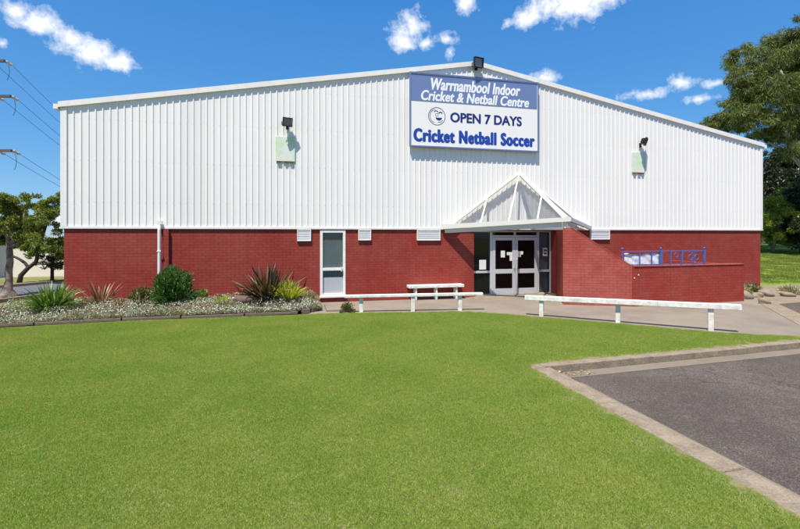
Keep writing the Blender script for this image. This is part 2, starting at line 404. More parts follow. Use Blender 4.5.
for j in range(len(ys) - 1):
    for i in range(nx - 1):
        mb.f.append((j * nx + i, j * nx + i + 1, (j + 1) * nx + i + 1, (j + 1) * nx + i))
        mb.mi.append(1 if xs[i] >= 25 and ys[j] >= 0 else 0)
tag(mb.build('ground', [M['dry'], M['bank']], uv=False), kind='structure')

def sheet(name, pts, z, mat, thick=.015, loc=True):
    mb = MB(); mb.prism([W(*p) if loc else Vector((*p, 0)) for p in pts], z - thick, z)
    return tag(mb.build(name, mat, uv=False), kind='structure')

LAWN = [(-16, -34), (10.55, -34), (10.47, -11.93), (10.42, -7.84), (17.6, -7.46), (17.45, -7.2), (16.6, -6.9), (15.84, -6.47), (14.45, -5.15), (13.03, -3.98), (12.3, -3.3),
        (11.21, -2.62), (9.83, -2.45), (8.3, -2.2), (7.35, -2.05), (6.67, -2.14), (4.5, -2.08), (2.37, -2.05), (-.34, -2.33), (-3, -2.6), (-16, -4)]
sheet('lawn', LAWN, .0, M['turf'])
sheet('path', [(6.9, -2.6), (8.4, -3), (11, -3.4), (12.9, -4.6), (14.4, -5.8), (16, -7.2), (17, -7.47), (19.0, -7.38), (18.62, -6.31), (21.2, -3.34), (22.2, -2.2), (22.2, -.02), (7.0, -.02)], -.004, M['path'])
sheet('dirt', [(22.2, -.3), (21.2, -3.2), (21.5, -3.8), (26, -3.4), (31, -3.2), (31, 1.4), (26.5, .9), (25.6, -.02), (22.2, -.02)], -.008, M['dirt'])
sheet('driveway', [(19.4, -7.36), (19.2, -6.2), (21.6, -3.6), (26, -3.1), (60, -2.2), (60, -5.25)], -.004, M['asph'])
sheet('kerb_strip', [(18.9, -7.36), (18.55, -6.3), (21.0, -3.5), (21.55, -3.62), (19.25, -6.35), (19.6, -7.33)], .006, M['conc'], .02)
sheet('carpark', [(10.9, -8.1), (10.99, -34), (60, -34), (60, -5.6)], -.13, M['asph'], .04)
# kerbs: far one with an upright face, near one broad and flat
d_ = .052
far = lambda a, o: (a, -7.83 + (a - 10.4) * d_ - o)
mb = MB(); cuts = [10.62, 12.9, 15.2, 17.45, 19.7, 22, 24.3, 30, 40, 60]
mb.prism([W(*p) for p in ((10.44, -7.85), (10.612, -8.02), far(10.612, .17), far(10.612, 0))], -.15, .004)
for i in range(len(cuts) - 1):
    z = (.006, .0, .009, .003)[i % 4]
    mb.prism([W(*p) for p in (far(cuts[i], .17), far(cuts[i + 1] - .012, .17), far(cuts[i + 1] - .012, 0), far(cuts[i], 0))], -.15, z)
tag(mb.build('kerb', M['conc'], bevel=.022), kind='structure')
mb = MB(); nk = lambda b: 10.415 + (-7.875 - b) * .0075
cuts = [-8.02, -9.6, -11.3, -12.9, -14.6, -17, -22, -34]
for i in range(len(cuts) - 1):
    b0, b1 = cuts[i], cuts[i + 1] + .012; z = (.004, .009, .002, .006)[i % 4]
    mb.prism([W(*p) for p in ((nk(b0), b0), (nk(b1), b1), (nk(b1) + .305, b1), (nk(b0) + .3, b0))], -.15, z)
mb.prism([W(*p) for p in ((10.415, -7.875), (10.417, -8.012), (10.605, -8.012))], -.15, .002)
tag(mb.build('kerb', M['conc'], bevel=.02), kind='structure')
mb = MB(); mb.prism([W(*p) for p in (far(10.7, .18), far(10.7, .46), far(60, .46), far(60, .18))], -.16, -.118)
tag(mb.build('gutter', M['gutterm'], uv=False), kind='structure')
mb = MB(); mb.prism([W(*p) for p in ((10.84, -8.5), (10.91, -14), (10.95, -34), (11.07, -34), (11.0, -14), (10.98, -8.5))], -.16, -.122)
tag(mb.build('gutter', M['gutterm'], uv=False), kind='structure')
# street on the left
sheet('road', [(-17, 5), (-14.5, 8.5), (-13.1, 14.4), (-12.75, 15.6), (-13.1, 18), (-14.5, 24), (-20, 45), (-26, 45), (-17.3, 24), (-15.75, 20), (-16.4, 18.6), (-19, 14), (-24, 8)], .0, M['road'], loc=False)
mb = MB()
for p, q in (((-14.5, 8.5), (-13.1, 14.4)), ((-13.1, 14.4), (-12.7, 15.9)), ((-16.5, 18.55), (-15.85, 20.0)), ((-19, 14), (-16.5, 18.55))):
    mb.bar((*p, .03), (*q, .03), .18, .16)
tag(mb.build('street_kerb', M['conc']), kind='structure')
sheet('verge', [(-30, 20.5), (-17.6, 19.3), (-16.3, 20.1), (-16.9, 23.5), (-30, 21.4)], .012, M['verge'], loc=False)

# ---------------------------------------------------------------- sports hall
WID, EAVE, RIDGE, DEP, FL = 25.51, 5.97, 8.27, 42., 2.4
roofz = lambda a: EAVE + (RIDGE - EAVE) * (1 - abs(a - WID / 2) / (WID / 2))
hall = thing('sports_hall', 'large sports hall with white ribbed steel gable over red painted brick base', 'building', (OX, OY, 0), TH)
mb = MB()
T = .23
# facade wall pieces around the side door and the glazed entrance
mb.box(0, 7.31, 0, T, -.1, FL); mb.box(7.31, 8.14, 0, T, -.1, .2); mb.box(8.14, 12.68, 0, T, -.1, FL)
mb.box(12.68, 15.9, 0, T, 2.36, FL); mb.box(15.9, WID, 0, T, -.1, FL)
mb.box(0, T, T, DEP, -.1, FL); mb.box(WID - T, WID, T, DEP, -.1, FL); mb.box(T, WID - T, DEP - T, DEP, -.1, FL)
mb.build('brick_wall', M['brick'], hall)
MB().box(2.66, 2.80, -.1, -.001, -.1, FL - .02).build('brick_pier', M['brick'], hall)

def ribbed(mb, p, q, z0, ztop, out, pitch=.19):            # vertical ribs from p to q, out = outward normal
    p, q, out = Vector(p), Vector(q), Vector(out); L_ = (q - p).length; d = (q - p) / L_
    prof = [(0, 0)]; s = .03
    while s < L_ - .1:
        prof += [(s, 0), (s + .014, .022), (s + .044, .022), (s + .058, 0)]; s += pitch
    prof.append((L_, 0))
    n0 = len(mb.v)
    for t, h in prof:
        c = p + d * t + out * h
        mb.v.append((c.x, c.y, z0)); mb.v.append((c.x, c.y, ztop(t)))
    for i in range(len(prof) - 1):
        a = n0 + 2 * i
        if prof[i][0] < 12.75 - .0 < prof[i + 1][0] and False: pass
        mb.f.append((a, a + 2, a + 3, a + 1)); mb.mi.append(0)
mb = MB(); ribbed(mb, (0, -.010, 0), (WID, -.010, 0), FL + .02, lambda t: roofz(t) - .03, (0, -1, 0))
mb.build('metal_cladding', M['clad'], hall)
mb = MB(); ribbed(mb, (-.06, DEP, 0), (-.06, 0, 0), FL + .02, lambda t: EAVE - .03, (-1, 0, 0), .38)
ribbed(mb, (WID + .06, 0, 0), (WID + .06, DEP, 0), FL + .02, lambda t: EAVE - .03, (1, 0, 0), .38)
mb.build('side_cladding', M['clad'], hall)
mb = MB(); mb.box(.0, WID, DEP + .01, DEP + .05, FL, EAVE); mb.add([(0, DEP + .03, EAVE), (WID, DEP + .03, EAVE), (WID / 2, DEP + .03, RIDGE)], [(0, 1, 2)])
mb.build('rear_cladding', M['clad'], hall)
mb = MB()
mb.box(-.075, WID + .075, -.05, .0, FL - .012, FL + .045); mb.box(-.125, -.0, .01, DEP, FL - .015, FL + .04); mb.box(WID, WID + .125, .01, DEP, FL - .015, FL + .04)
mb.build('flashing', M['white'], hall)
MB().box(-.075, .085, -.046, .09, FL + .05, EAVE - .09).build('corner_trim', M['clad'], hall)
MB().box(WID - .06, WID + .075, -.046, .09, FL + .05, EAVE - .09).build('corner_trim', M['clad'], hall)
# roof and capping
mb = MB(); h = WID / 2
for s0, s1 in ((-.12, h), (WID + .12, h)):
    z0 = roofz(max(0, min(WID, s0))) + .03 - (.02 if s0 < 0 or s0 > WID else 0)
    vs_ = [(s0, -.02, z0), (s1, -.02, RIDGE + .05), (s1, DEP + .1, RIDGE + .05), (s0, DEP + .1, z0)]
    vs_ += [(x, y, z - .04) for x, y, z in vs_]
    fs = [(0, 1, 2, 3), (7, 6, 5, 4), (0, 4, 5, 1), (1, 5, 6, 2), (2, 6, 7, 3), (3, 7, 4, 0)]
    mb.add(vs_, fs)
mb.build('roof', M['roofm'], hall)
mb = MB()
for s0, s1 in ((-.12, h), (WID + .12, h)):
    za, zb = EAVE - .02, RIDGE
    x0 = s0
    pts = [(x0, za - .07), (s1, zb - .085), (s1, zb + .075), (x0, za + .09)]
    f_ = [(x, -.085, z) for x, z in pts] + [(x, -.006, z) for x, z in pts]
    mb.add(f_, [(0, 1, 2, 3), (7, 6, 5, 4), (0, 4, 5, 1), (1, 5, 6, 2), (2, 6, 7, 3), (3, 7, 4, 0)])
mb.build('barge_capping', M['white'], hall)
MB().box(-.24, -.125, -.08, DEP, EAVE - .14, EAVE).build('roof_gutter', M['white'], hall)
MB().box(WID + .125, WID + .24, -.08, DEP, EAVE - .14, EAVE).build('roof_gutter', M['white'], hall)
# interior floor and lobby, so the glass looks into a dim building
mb = MB(); mb.box(.25, WID - .25, .25, DEP - .25, -.08, .0)
mb.build('floor_slab', M['intw'], hall)
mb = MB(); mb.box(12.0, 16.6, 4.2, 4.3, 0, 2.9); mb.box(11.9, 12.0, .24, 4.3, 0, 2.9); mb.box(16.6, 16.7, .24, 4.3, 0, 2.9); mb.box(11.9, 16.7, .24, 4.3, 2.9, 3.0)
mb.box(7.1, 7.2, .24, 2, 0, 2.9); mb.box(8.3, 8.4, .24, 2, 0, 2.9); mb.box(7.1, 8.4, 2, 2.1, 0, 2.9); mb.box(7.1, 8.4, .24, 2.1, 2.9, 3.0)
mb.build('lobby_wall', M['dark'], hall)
MB().box(12.9, 14.6, 3.2, 3.7, 0, 1.05).build('lobby_counter', M['intw'], hall)
# vents under the cladding
def vent(x0, x1, z0, z1):
    mb = MB(); y = -.065
    mb.box(x0, x0 + .03, y, -.001, z0, z1); mb.box(x1 - .03, x1, y, -.001, z0, z1); mb.box(x0 + .03, x1 - .03, y, -.001, z1 - .03, z1); mb.box(x0 + .03, x1 - .03, y, -.001, z0, z0 + .03)
    o = mb.build('vent', M['white'], hall, bevel=.004)
    mb = MB(); k = 7; hh = (z1 - z0 - .06) / k
    for i in range(k):
        zz = z0 + .03 + hh * i
        mb.add([(x0 + .03, y + .008, zz + .004), (x1 - .03, y + .008, zz + .004), (x1 - .03, -.03, zz + hh), (x0 + .03, -.03, zz + hh)], [(0, 1, 2, 3)])
        mb.add([(x0 + .03, y + .012, zz + .002), (x1 - .03, y + .012, zz + .002), (x1 - .03, -.026, zz + hh - .002), (x0 + .03, -.026, zz + hh - .002)], [(3, 2, 1, 0)])
    mb.build('louvre', M['ventm'], o)
for x0, x1, z0, z1 in ((6.58, 7.02, 2.0, 2.38), (8.56, 8.99, 2.02, 2.38), (10.58, 11.42, 2.01, 2.38), (17.34, 18.19, 2.03, 2.38)):
    vent(x0, x1, z0, z1)
# downpipe
mb = MB(); mb.tube([(2.56, -.10, 2.58), (2.56, -.16, 2.36), (2.56, -.16, .2), (2.56, -.2, .05)], .045, 10)
mb.box(2.50, 2.62, -.16, -.045, 2.52, 2.62)
o = mb.build('downpipe', M['white'], hall)
MB().box(2.505, 2.615, -.21, -.10, 1.7, 1.73).build('pipe_bracket', M['white'], o)
# side door
def framed(name, x0, x1, z0, z1, y0, y1, fw, mat, parent, cross=()):
    mb = MB(); mb.box(x0, x0 + fw, y0, y1, z0, z1); mb.box(x1 - fw, x1, y0, y1, z0, z1)
    mb.box(x0 + fw, x1 - fw, y0, y1, z1 - fw, z1); mb.box(x0 + fw, x1 - fw, y0, y1, z0, z0 + fw)
    for c0, c1 in cross: mb.box(x0 + fw, x1 - fw, y0 + .002, y1 - .002, c0, c1)
    return mb.build(name, mat, parent, bevel=.005)
d = framed('side_door', 7.31, 8.14, .2, 2.36, -.03, .12, .085, M['white'], hall, ((1.03, 1.12),))
tag(d, 'white framed side door with dark upper glass and pale lower panel')
MB().box(7.4, 8.05, .05, .06, 1.12, 2.27).build('pane', M['glass'], d)
MB().box(7.4, 8.05, .05, .06, .8, 1.03).build('pane', M['doorglass'], d)
MB().box(7.4, 8.05, .035, .065, .29, .8).build('lower_panel', M['shade'], d)
MB().box(7.98, 8.03, -.09, -.035, 1.0, 1.14).build('handle', M['frame'], d, bevel=.006)
mb = MB()
for i in range(25): mb.add([(7.4 + .026 * i, .10 + .012 * math.sin(i * 1.9), .3), (7.4 + .026 * i + .026, .10 + .012 * math.sin(i * 1.9 + 1.9), .3), (7.4 + .026 * i + .026, .10 + .012 * math.sin(i * 1.9 + 1.9), 2.02), (7.4 + .026 * i, .10 + .012 * math.sin(i * 1.9), 2.02)], [(0, 1, 2, 3)])
mb.build('curtain', M['curtain'], d)
MB().box(7.28, 8.17, -.07, .0, .15, .2).build('sill', M['white'], d)
# glazed entrance
ent = framed('entrance_frame', 12.7, 15.88, .0, 2.355, .24, .34, .05, M['frame'], hall)
mb = MB(); mb.box(13.41, 13.5, .235, .345, .05, 2.3); mb.box(14.365, 14.43, .235, .345, 2.16, 2.3); mb.box(15.3, 15.38, .235, .345, .05, 2.3)
mb.box(13.5, 15.3, .238, .342, 2.12, 2.19); mb.box(12.75, 13.41, .238, .342, .82, .9); mb.box(15.38, 15.83, .238, .342, .82, .9)
mb.build('mullion', M['frame'], ent, bevel=.004)
for x0, x1, z0, z1 in ((12.75, 13.41, .9, 2.3), (12.75, 13.41, .05, .82), (13.5, 14.365, 2.19, 2.3), (14.43, 15.3, 2.19, 2.3), (15.38, 15.83, .9, 2.3), (15.38, 15.83, .05, .82)):
    MB().box(x0, x1, .285, .293, z0, z1).build('pane', M['doorglass'], ent)
MB().box(12.98, 13.24, .22, .235, .95, 1.3).build('notice', M['paper'], ent)
MB().box(15.56, 15.74, .27, .283, 1.42, 1.72).build('notice', M['paper'], ent)
mb = MB()
for k in range(2): mb.box(15.585, 15.715, .264, .2695, 1.47 + .12 * k, 1.54 + .12 * k)
mb.build('notice_print', M['rust'], ent)
for i, (x0, x1, lean) in enumerate(((13.505, 14.393, 0), (14.402, 15.295, 0))):
    dr = framed('entrance_door', x0, x1, .02, 2.11, .225, .275, .105, M['frame'], hall, ((.79, .95), (.125, .24)))
    MB().box(x0 + .105, x1 - .105, .245, .253, .95, 2.005).build('pane', M['doorglass'], dr)
    MB().box(x0 + .105, x1 - .105, .245, .253, .24, .79).build('pane', M['doorglass'], dr)
    hx = x1 - .05 if i == 0 else x0 + .05
    mb = MB(); mb.tube([(hx, .225, 1.0), (hx, .165, 1.0), (hx, .165, 1.3), (hx, .225, 1.3)], .012, 8); mb.build('handle', M['frame'], dr)
    if i == 0:
        MB().box(13.83, 13.99, .232, .2445, 1.38, 1.63).build('notice', M['paper'], dr)
        MB().box(14.07, 14.28, .232, .2445, 1.46, 1.57).build('notice', M['paper'], dr)
        MB().box(14.18, 14.28, .233, .2445, 1.25, 1.455).build('notice', M['paper'], dr)
    else:
        MB().box(14.515, 14.72, .232, .2445, 1.48, 1.6).build('notice', M['paper'], dr)
        MB().box(14.515, 14.63, .233, .2445, 1.39, 1.475).build('notice', M['paper'], dr)
MB().box(15.42, 15.80, .36, .38, .06, 2.28).build('blind', M['curtain'], ent)
MB().box(12.5, 16.0, -.45, .23, -.05, .012).build('threshold', M['conc'], hall, bevel=.01)

# canopy over the entrance: triangular glass roof leaning on the cladding
A0, A1 = Vector((11.46, -.105, 2.405)), Vector((11.46, -.105, 2.57))
C0, C1 = Vector((15.06, -2.21, 2.635)), Vector((15.06, -2.21, 2.77))
D0, D1 = Vector((17.37, -.10, 2.40)), Vector((17.37, -.10, 2.52))
S = Vector((14.35, -.13, 4.41))
can = MB()
def wedge(mb, p0, p1, q0, q1, t):                           # upright board of thickness t from p to q (p0/q0 bottoms)
    d = (q0 - p0); nrm = Vector((d.y, -d.x, 0)).normalized()
    if nrm.y > 0: nrm = -nrm
    a = [p0, q0, q1, p1]; b = [v - nrm * t for v in a]
    mb.add(a + b, [(0, 1, 2, 3), (7, 6, 5, 4), (0, 4, 5, 1), (1, 5, 6, 2), (2, 6, 7, 3), (3, 7, 4, 0)])
wedge(can, A0, A1, C0, C1, .09)
wedge(can, C0 + Vector((.004, .004, 0)), C1 + Vector((.004, .004, -.002)), D0, D1, .09)
canopy = can.build('canopy_fascia', M['trim'], hall)
mb = MB()
off = Vector((.10, .16, 0))
p, q = A0 + Vector((.12, .05, 0)), A0 + (C0 - A0) * .94 + Vector((0.02, .09, 0))
wedge(mb, p + Vector((0, 0, -.135)), p + Vector((0, 0, -.003)), q + Vector((0, 0, -.17)), q + Vector((0, 0, -.003)), .1)
mb.build('beam', M['trim'], canopy)
MB().box(14.93, 15.01, -2.06, -1.98, 2.40, 2.63).build('post', M['white'], canopy)
# gutter shelf behind the fascia
mb = MB()
def lerp(p, q, t): return p + (q - p) * t
inA, inC, inD = A1 + Vector((.35, .02, -.03)), C1 + Vector((-.05, .30, -.03)), D1 + Vector((-.35, .02, -.03))
mb.add([A1 + Vector((.06, 0, -.02)), C1 + Vector((0, .05, -.02)), inC, inA], [(0, 1, 2, 3)])
mb.add([C1 + Vector((0, .05, -.02)), D1 + Vector((-.06, 0, -.02)), inD, inC], [(0, 1, 2, 3)])
mb.build('gutter_tray', M['trim'], canopy)
mb = MB()
SG = [S, inA, lerp(inA, inC, .27), lerp(inA, inC, .52), lerp(inA, inC, .77), inC, inD]
for i in range(1, 6): pass
mb.add([S + Vector((0, -.01, 0)), inA, inC], [(0, 1, 2)])
g = mb.build('roof_glass', M['roofglass'], canopy)
mb = MB(); mb.add([S + Vector((0, -.01, 0)), inC, inD], [(0, 1, 2)]); mb.build('roof_glass', M['roofglass'], canopy)
lift = Vector((0, -.035, .02)); mid_ = lerp(inA, inC, .52)
bars = [(S, inA, .09), (S, inC, .15), (S, inD, .08)]
for t in (.27, .52, .77):
    base_ = lerp(inA, inC, t); dr_ = S - mid_
    top_ = S if t == .52 else (lerp(inA, S, t / .52) if t < .52 else lerp(inC, S, (1 - t) / .48))
    bars.append((top_, base_, .05))
for p_, q_, wd in bars:
    mb = MB(); mb.bar(p_ + lift, q_ + lift, wd, .06, up=(-.3, -1, .8)); mb.build('glazing_bar', M['trim'], canopy)

# ---------------------------------------------------------------- ramp wall with railing
rw = thing('ramp_wall', 'low red painted brick ramp wall with a sloping top beside the entrance', 'wall', (OX, OY, 0), TH)
P0, P1, P2, P3 = (14.80, -2.17), (15.06, -2.29), (16.63, -3.01), (21.10, -2.88)
def sloped(foot, zt, tops, name, mat):
    n_ = len(foot)
    vs_ = [(*p, -.1) for p in foot] + [(*p, z) for p, z in zip(foot, zt)]
    fs = [(i, (i + 1) % n_, n_ + (i + 1) % n_, n_ + i) for i in range(n_)] + [tuple(n_ + i for i in t) for t in tops]
    mb = MB(); mb.add(vs_, fs); o = mb.build(name, mat, rw); return o
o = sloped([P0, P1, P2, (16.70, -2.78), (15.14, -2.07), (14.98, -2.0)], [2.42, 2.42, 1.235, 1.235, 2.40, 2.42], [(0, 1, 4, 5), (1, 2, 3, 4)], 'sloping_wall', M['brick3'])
tag(o, 'red sloping end of the ramp wall, coloured lighter as if sunlit')
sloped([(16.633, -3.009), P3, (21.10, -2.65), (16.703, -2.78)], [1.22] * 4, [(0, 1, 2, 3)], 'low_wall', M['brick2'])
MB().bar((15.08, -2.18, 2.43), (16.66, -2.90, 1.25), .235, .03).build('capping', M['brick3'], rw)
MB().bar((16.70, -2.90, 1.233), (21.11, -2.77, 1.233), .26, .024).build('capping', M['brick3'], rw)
mb = MB(); mb.prism([(14.82, -2.15), (14.97, -1.99), (16.12, -.01), (15.92, -.01)], -.1, 2.36)
mb.build('return_wall', M['brick2'], rw)
mb = MB(); mb.box(21.1 - .23, 21.1, -2.64, -.01, -.1, 1.2); mb.build('end_wall', M['brick2'], rw)
mb = MB(); mb.prism([(16.72, -2.76), (20.86, -2.64), (20.86, -.02), (16.3, -.02)], -.1, .6); mb.build('landing', M['path'], rw)
mb = MB()
for dx, dz in ((.04, .86), (.19, .95)): MB().box(16.66 + dx, 16.66 + dx + .035, -3.014, -2.95, dz, dz + .035).build('paint_fleck', M['paper'], rw)

rl = thing('railing', 'blue steel railing with ring ornaments on top of the red ramp wall', 'railing', W(16.63, -2.87, 1.2), TH)
mb = MB(); mb.bar((-.26, 0, .49), (2.95, .06, .49), .03, .03); mb.build('top_rail', M['bluem'], rl)
mb = MB(); mb.bar((-.02, 0, .07), (2.95, .06, .07), .025, .025); mb.build('bottom_rail', M['bluem'], rl)
for s, wd in ((-.24, .035), (.41, .025), (.86, .03), (1.21, .075), (1.59, .035), (2.03, .05), (2.5, .022), (2.93, .055)):
    z0 = .02 if s > 0 else .12
    mb = MB(); y = .02 * s; mb.box(s - wd / 2, s + wd / 2, y - wd / 2, y + wd / 2, z0, .53 if wd > .05 else .485)
    if wd > .05 or s < 0:
        mb.tube([(s, y, .53), (s, y, .56), (s, y, .585), (s, y, .61)], [.02, .035, .035, .008], 8)
    mb.build('baluster', M['bluem'], rl)
def ring(s, r, tr=.012, zc=.28):
    mb = MB(); mb.tube([(s + r * math.cos(t), .02 * s, zc + r * math.sin(t)) for t in np.linspace(0, 2 * math.pi, 21)], tr, 6, cap=False)
    mb.build('ring', M['bluem'], rl)
ring(2.38, .085); ring(2.62, .085); ring(2.5, .08, zc=.38); ring(2.5, .08, zc=.17); ring(1.81, .07, .009, .36)
# crumpled sheet tied behind the railing
mb = MB(); nx_, nz_ = 34, 9
for j in range(nz_):
    for i in range(nx_):
        t = i / (nx_ - 1); s_ = -.12 + 1.28 * t
        top = .40 + .02 * math.sin(9 * t + 1) + .015 * math.sin(23 * t)
        mb.v.append((s_, .05 + .008 * math.sin(17 * t + j * .9) + random.uniform(-.004, .004), .02 + (top - .02) * j / (nz_ - 1)))
for j in range(nz_ - 1):
    for i in range(nx_ - 1):
        a = j * nx_ + i; mb.f.append((a, a + 1, a + nx_ + 1, a + nx_)); mb.mi.append(0)
o = mb.build('banner_sheet', M['sheet'], smooth=True)
o.location = W(16.63, -2.87, 1.2); o.rotation_euler = (0, 0, TH)
sm = o.modifiers.new('solid', 'SOLIDIFY'); sm.thickness = .006
tag(o, 'crumpled white plastic sheet hung behind the blue railing', 'sheet')

# ---------------------------------------------------------------- sign
sg = thing('sign', 'big blue and white sports centre sign board under the gable peak', 'sign', W(10.33, -.15, 5.25), TH)
SW, SH = 4.75, 2.45
MB().box(0, SW, 0, .05, 0, SH).build('board', M['signwhite'], sg)
MB().box(.02, SW - .02, -.008, -.001, SH - .93, SH - .02).build('header_band', M['signblue'], sg)
fr = MB()
for x0, x1, z0, z1 in ((-.04, 0, -.04, SH + .04), (SW, SW + .04, -.04, SH + .04), (0, SW, -.04, 0), (0, SW, SH, SH + .04)): fr.box(x0, x1, -.03, .06, z0, z1)
fr.build('frame', M['signblue'], sg)
mb = MB()
for i in range(5): mb.box(.3 + i * 1.0, .36 + i * 1.0, .06, .10, -.02, SH)
mb.build('batten', M['ventm'], sg)
def letters(txt, x0, x1, z0, z1, mat, name='lettering', bold=.03, shear=0, y=-.002, space=1.0, parent=None):
    cu = bpy.data.curves.new(name, 'FONT'); cu.body = txt; cu.offset = min(bold, .018); cu.shear = shear; cu.extrude = .01; cu.space_character = space
    cu.resolution_u = 4
    t = bpy.data.objects.new('tmp', cu); C.objects.link(t)
    dg = bpy.context.evaluated_depsgraph_get(); dg.update()
    me = bpy.data.meshes.new_from_object(t.evaluated_get(dg)); bpy.data.objects.remove(t); bpy.data.curves.remove(cu)
    co = np.empty(len(me.vertices) * 3, dtype=np.float32); me.vertices.foreach_get('co', co); co = co.reshape(-1, 3)
    mn, mx = co.min(0), co.max(0)
    out = np.empty_like(co)
    out[:, 0] = x0 + (co[:, 0] - mn[0]) / (mx[0] - mn[0]) * (x1 - x0)
    out[:, 2] = z0 + (co[:, 1] - mn[1]) / (mx[1] - mn[1]) * (z1 - z0)
    out[:, 1] = y - (co[:, 2] - mn[2]) / max(1e-6, mx[2] - mn[2]) * .002
    me.vertices.foreach_set('co', out.ravel()); me.materials.clear(); me.materials.append(mat); me.update()
    if bold > .018:                                           # heavier strokes: the same outlines again, shifted sideways
        h_ = (bold - .018) * (z1 - z0) * 1.1; bm = bmesh.new(); bm.from_mesh(me); g0 = list(bm.verts) + list(bm.edges) + list(bm.faces)
        for k, (ddx, ddz) in enumerate(((-h_, 0), (h_, 0), (0, h_ * .5), (0, -h_ * .5))):
            r_ = bmesh.ops.duplicate(bm, geom=g0)
            bmesh.ops.translate(bm, verts=[v for v in r_['geom'] if isinstance(v, bmesh.types.BMVert)], vec=(ddx, -.0004 * (k + 1), ddz))
        bm.to_mesh(me); bm.free()
    me.name = name; o = bpy.data.objects.new(name, me); C.objects.link(o); o.parent = parent or sg
    return o
letters('Warrnambool Indoor', .72, 4.06, 1.93, 2.33, M['letterwhite'], bold=.042, shear=.22, space=1.04, y=-.0095)
letters('Cricket & Netball Centre', .37, 4.40, 1.55, 1.90, M['letterwhite'], bold=.042, shear=.22, space=1.04, y=-.0095)
letters('OPEN 7 DAYS', 1.42, 4.12, .86, 1.20, M['navy'], bold=.04)
letters('Cricket Netball Soccer', .12, 4.62, .14, .58, M['royal'], bold=.075, space=1.16)
# emblem: a ball with a winking laughing face
mb = MB(); cx, cz = .93, 1.03
def arc(r, a0, a1, th=.014, ox=0, oz=0, k=20, sq=1):
    mb.tube([(cx + ox + r * math.cos(R(t)), -.004, cz + oz + sq * r * math.sin(R(t))) for t in np.linspace(a0, a1, k)], th, 5)
arc(.30, 0, 360, .012, k=40)
arc(.24, 100, 250, .006); arc(.26, 120, 240, .005)
arc(.10, 190, 350, .02, .07, -.02); arc(.07, 20, 160, .016, -.03, .12); arc(.06, 10, 170, .02, .13, .09); arc(.05, 0, 360, .008, .0, .05)
arc(.14, 250, 330, .01, .08, -.06)
mb.box(cx + .0, cx + .16, -.012, -.001, cz - .10, cz - .045)
o = mb.build('ball_emblem', M['navy'], sg); o.scale.y = .3

# ---------------------------------------------------------------- floodlights and boards
def floodlight(label, loc, tilt, turn, drop, size=.82, reach=.22):
    f = thing('floodlight', label, 'floodlight', loc, TH, 'floodlights on the hall front'); f.scale = (size * .85, size, size)
    mb = MB(); mb.box(-.06, .06, -.02, .0, -.12, .08); mb.tube([(0, -.01, 0), (0, -reach * .7, .02), (0, -reach, .06)], .018, 8)
    mb.build('bracket', M['black'], f)
    rot = Matrix.Rotation(turn, 4, 'Z') @ Matrix.Rotation(tilt, 4, 'X'); c = Vector((0, -reach, .13 + drop))
    def tr(pts): return [c + rot @ Vector(p) for p in pts]
    fr_ = [(-.19, -.08, -.15), (.19, -.08, -.15), (.19, -.08, .15), (-.19, -.08, .15)]; bk = [(-.11, .12, -.09), (.11, .12, -.09), (.11, .12, .09), (-.11, .12, .09)]
    mb = MB(); mb.add(tr(fr_ + bk), [(0, 1, 2, 3), (7, 6, 5, 4), (0, 4, 5, 1), (1, 5, 6, 2), (2, 6, 7, 3), (3, 7, 4, 0)])
    for x0, x1, z0, z1 in ((-.2, .2, .15, .17), (-.2, .2, -.17, -.15), (-.22, -.2, -.17, .17), (.2, .22, -.17, .17)):
        b = [(x, y, z) for z in (z0, z1) for x, y in ((x0, -.15), (x1, -.15), (x1, -.05), (x0, -.05))]
        mb.add(tr(b), [(3, 2, 1, 0), (4, 5, 6, 7), (0, 1, 5, 4), (1, 2, 6, 5), (2, 3, 7, 6), (3, 0, 4, 7)])
    mb.build('lamp_head', M['black'], f)
    mb = MB(); b = [(x, y, z) for z in (-.145, .145) for x, y in ((-.18, -.1), (.18, -.1), (.18, -.085), (-.18, -.085))]
    mb.add(tr(b), [(3, 2, 1, 0), (4, 5, 6, 7), (0, 1, 5, 4), (1, 2, 6, 5), (2, 3, 7, 6), (3, 0, 4, 7)])
    mb.build('lens', M['lampglass'], f)
    for x in (-.235, .235):
        mb = MB(); mb.bar(tr([(x, .0, 0)])[0], tr([(x, .0, -.05)])[0] + Vector((0, .02, -.1)), .03, .02); mb.build('yoke', M['black'], f)
floodlight('black floodlight above the taller faded green board left of the sign', W(6.27, -.045, 5.68), R(18), R(14), 0)
floodlight('black floodlight above the faded green board right of the sign', W(19.55, -.045, 5.70), R(20), R(40), 0)
floodlight('black floodlight perched on the very peak of the gable', W(12.72, -.088, 8.12), R(6), R(10), -.03, 1.0, .1)
def board(label, x0, x1, z0, z1):
    t = thing('board', label, 'board', W((x0 + x1) / 2, -.045, z0), TH, 'faded boards below the floodlights')
    w_, h_ = (x1 - x0) / 2, z1 - z0
    MB().box(-w_, w_, -.022, 0, 0, h_).build('panel', M['greenboard'], t, bevel=.004)
    for k in (-.85, -.1, .45): MB().box(w_ * k, w_ * (k + .42), -.035, -.0, -.045, -.004).build('bracket', M['rust'], t)
board('faded pale green square board left of the big sign', 5.91, 6.51, 4.56, 5.34)
board('small faded pale green board right of the big sign', 19.18, 19.74, 4.62, 5.40)

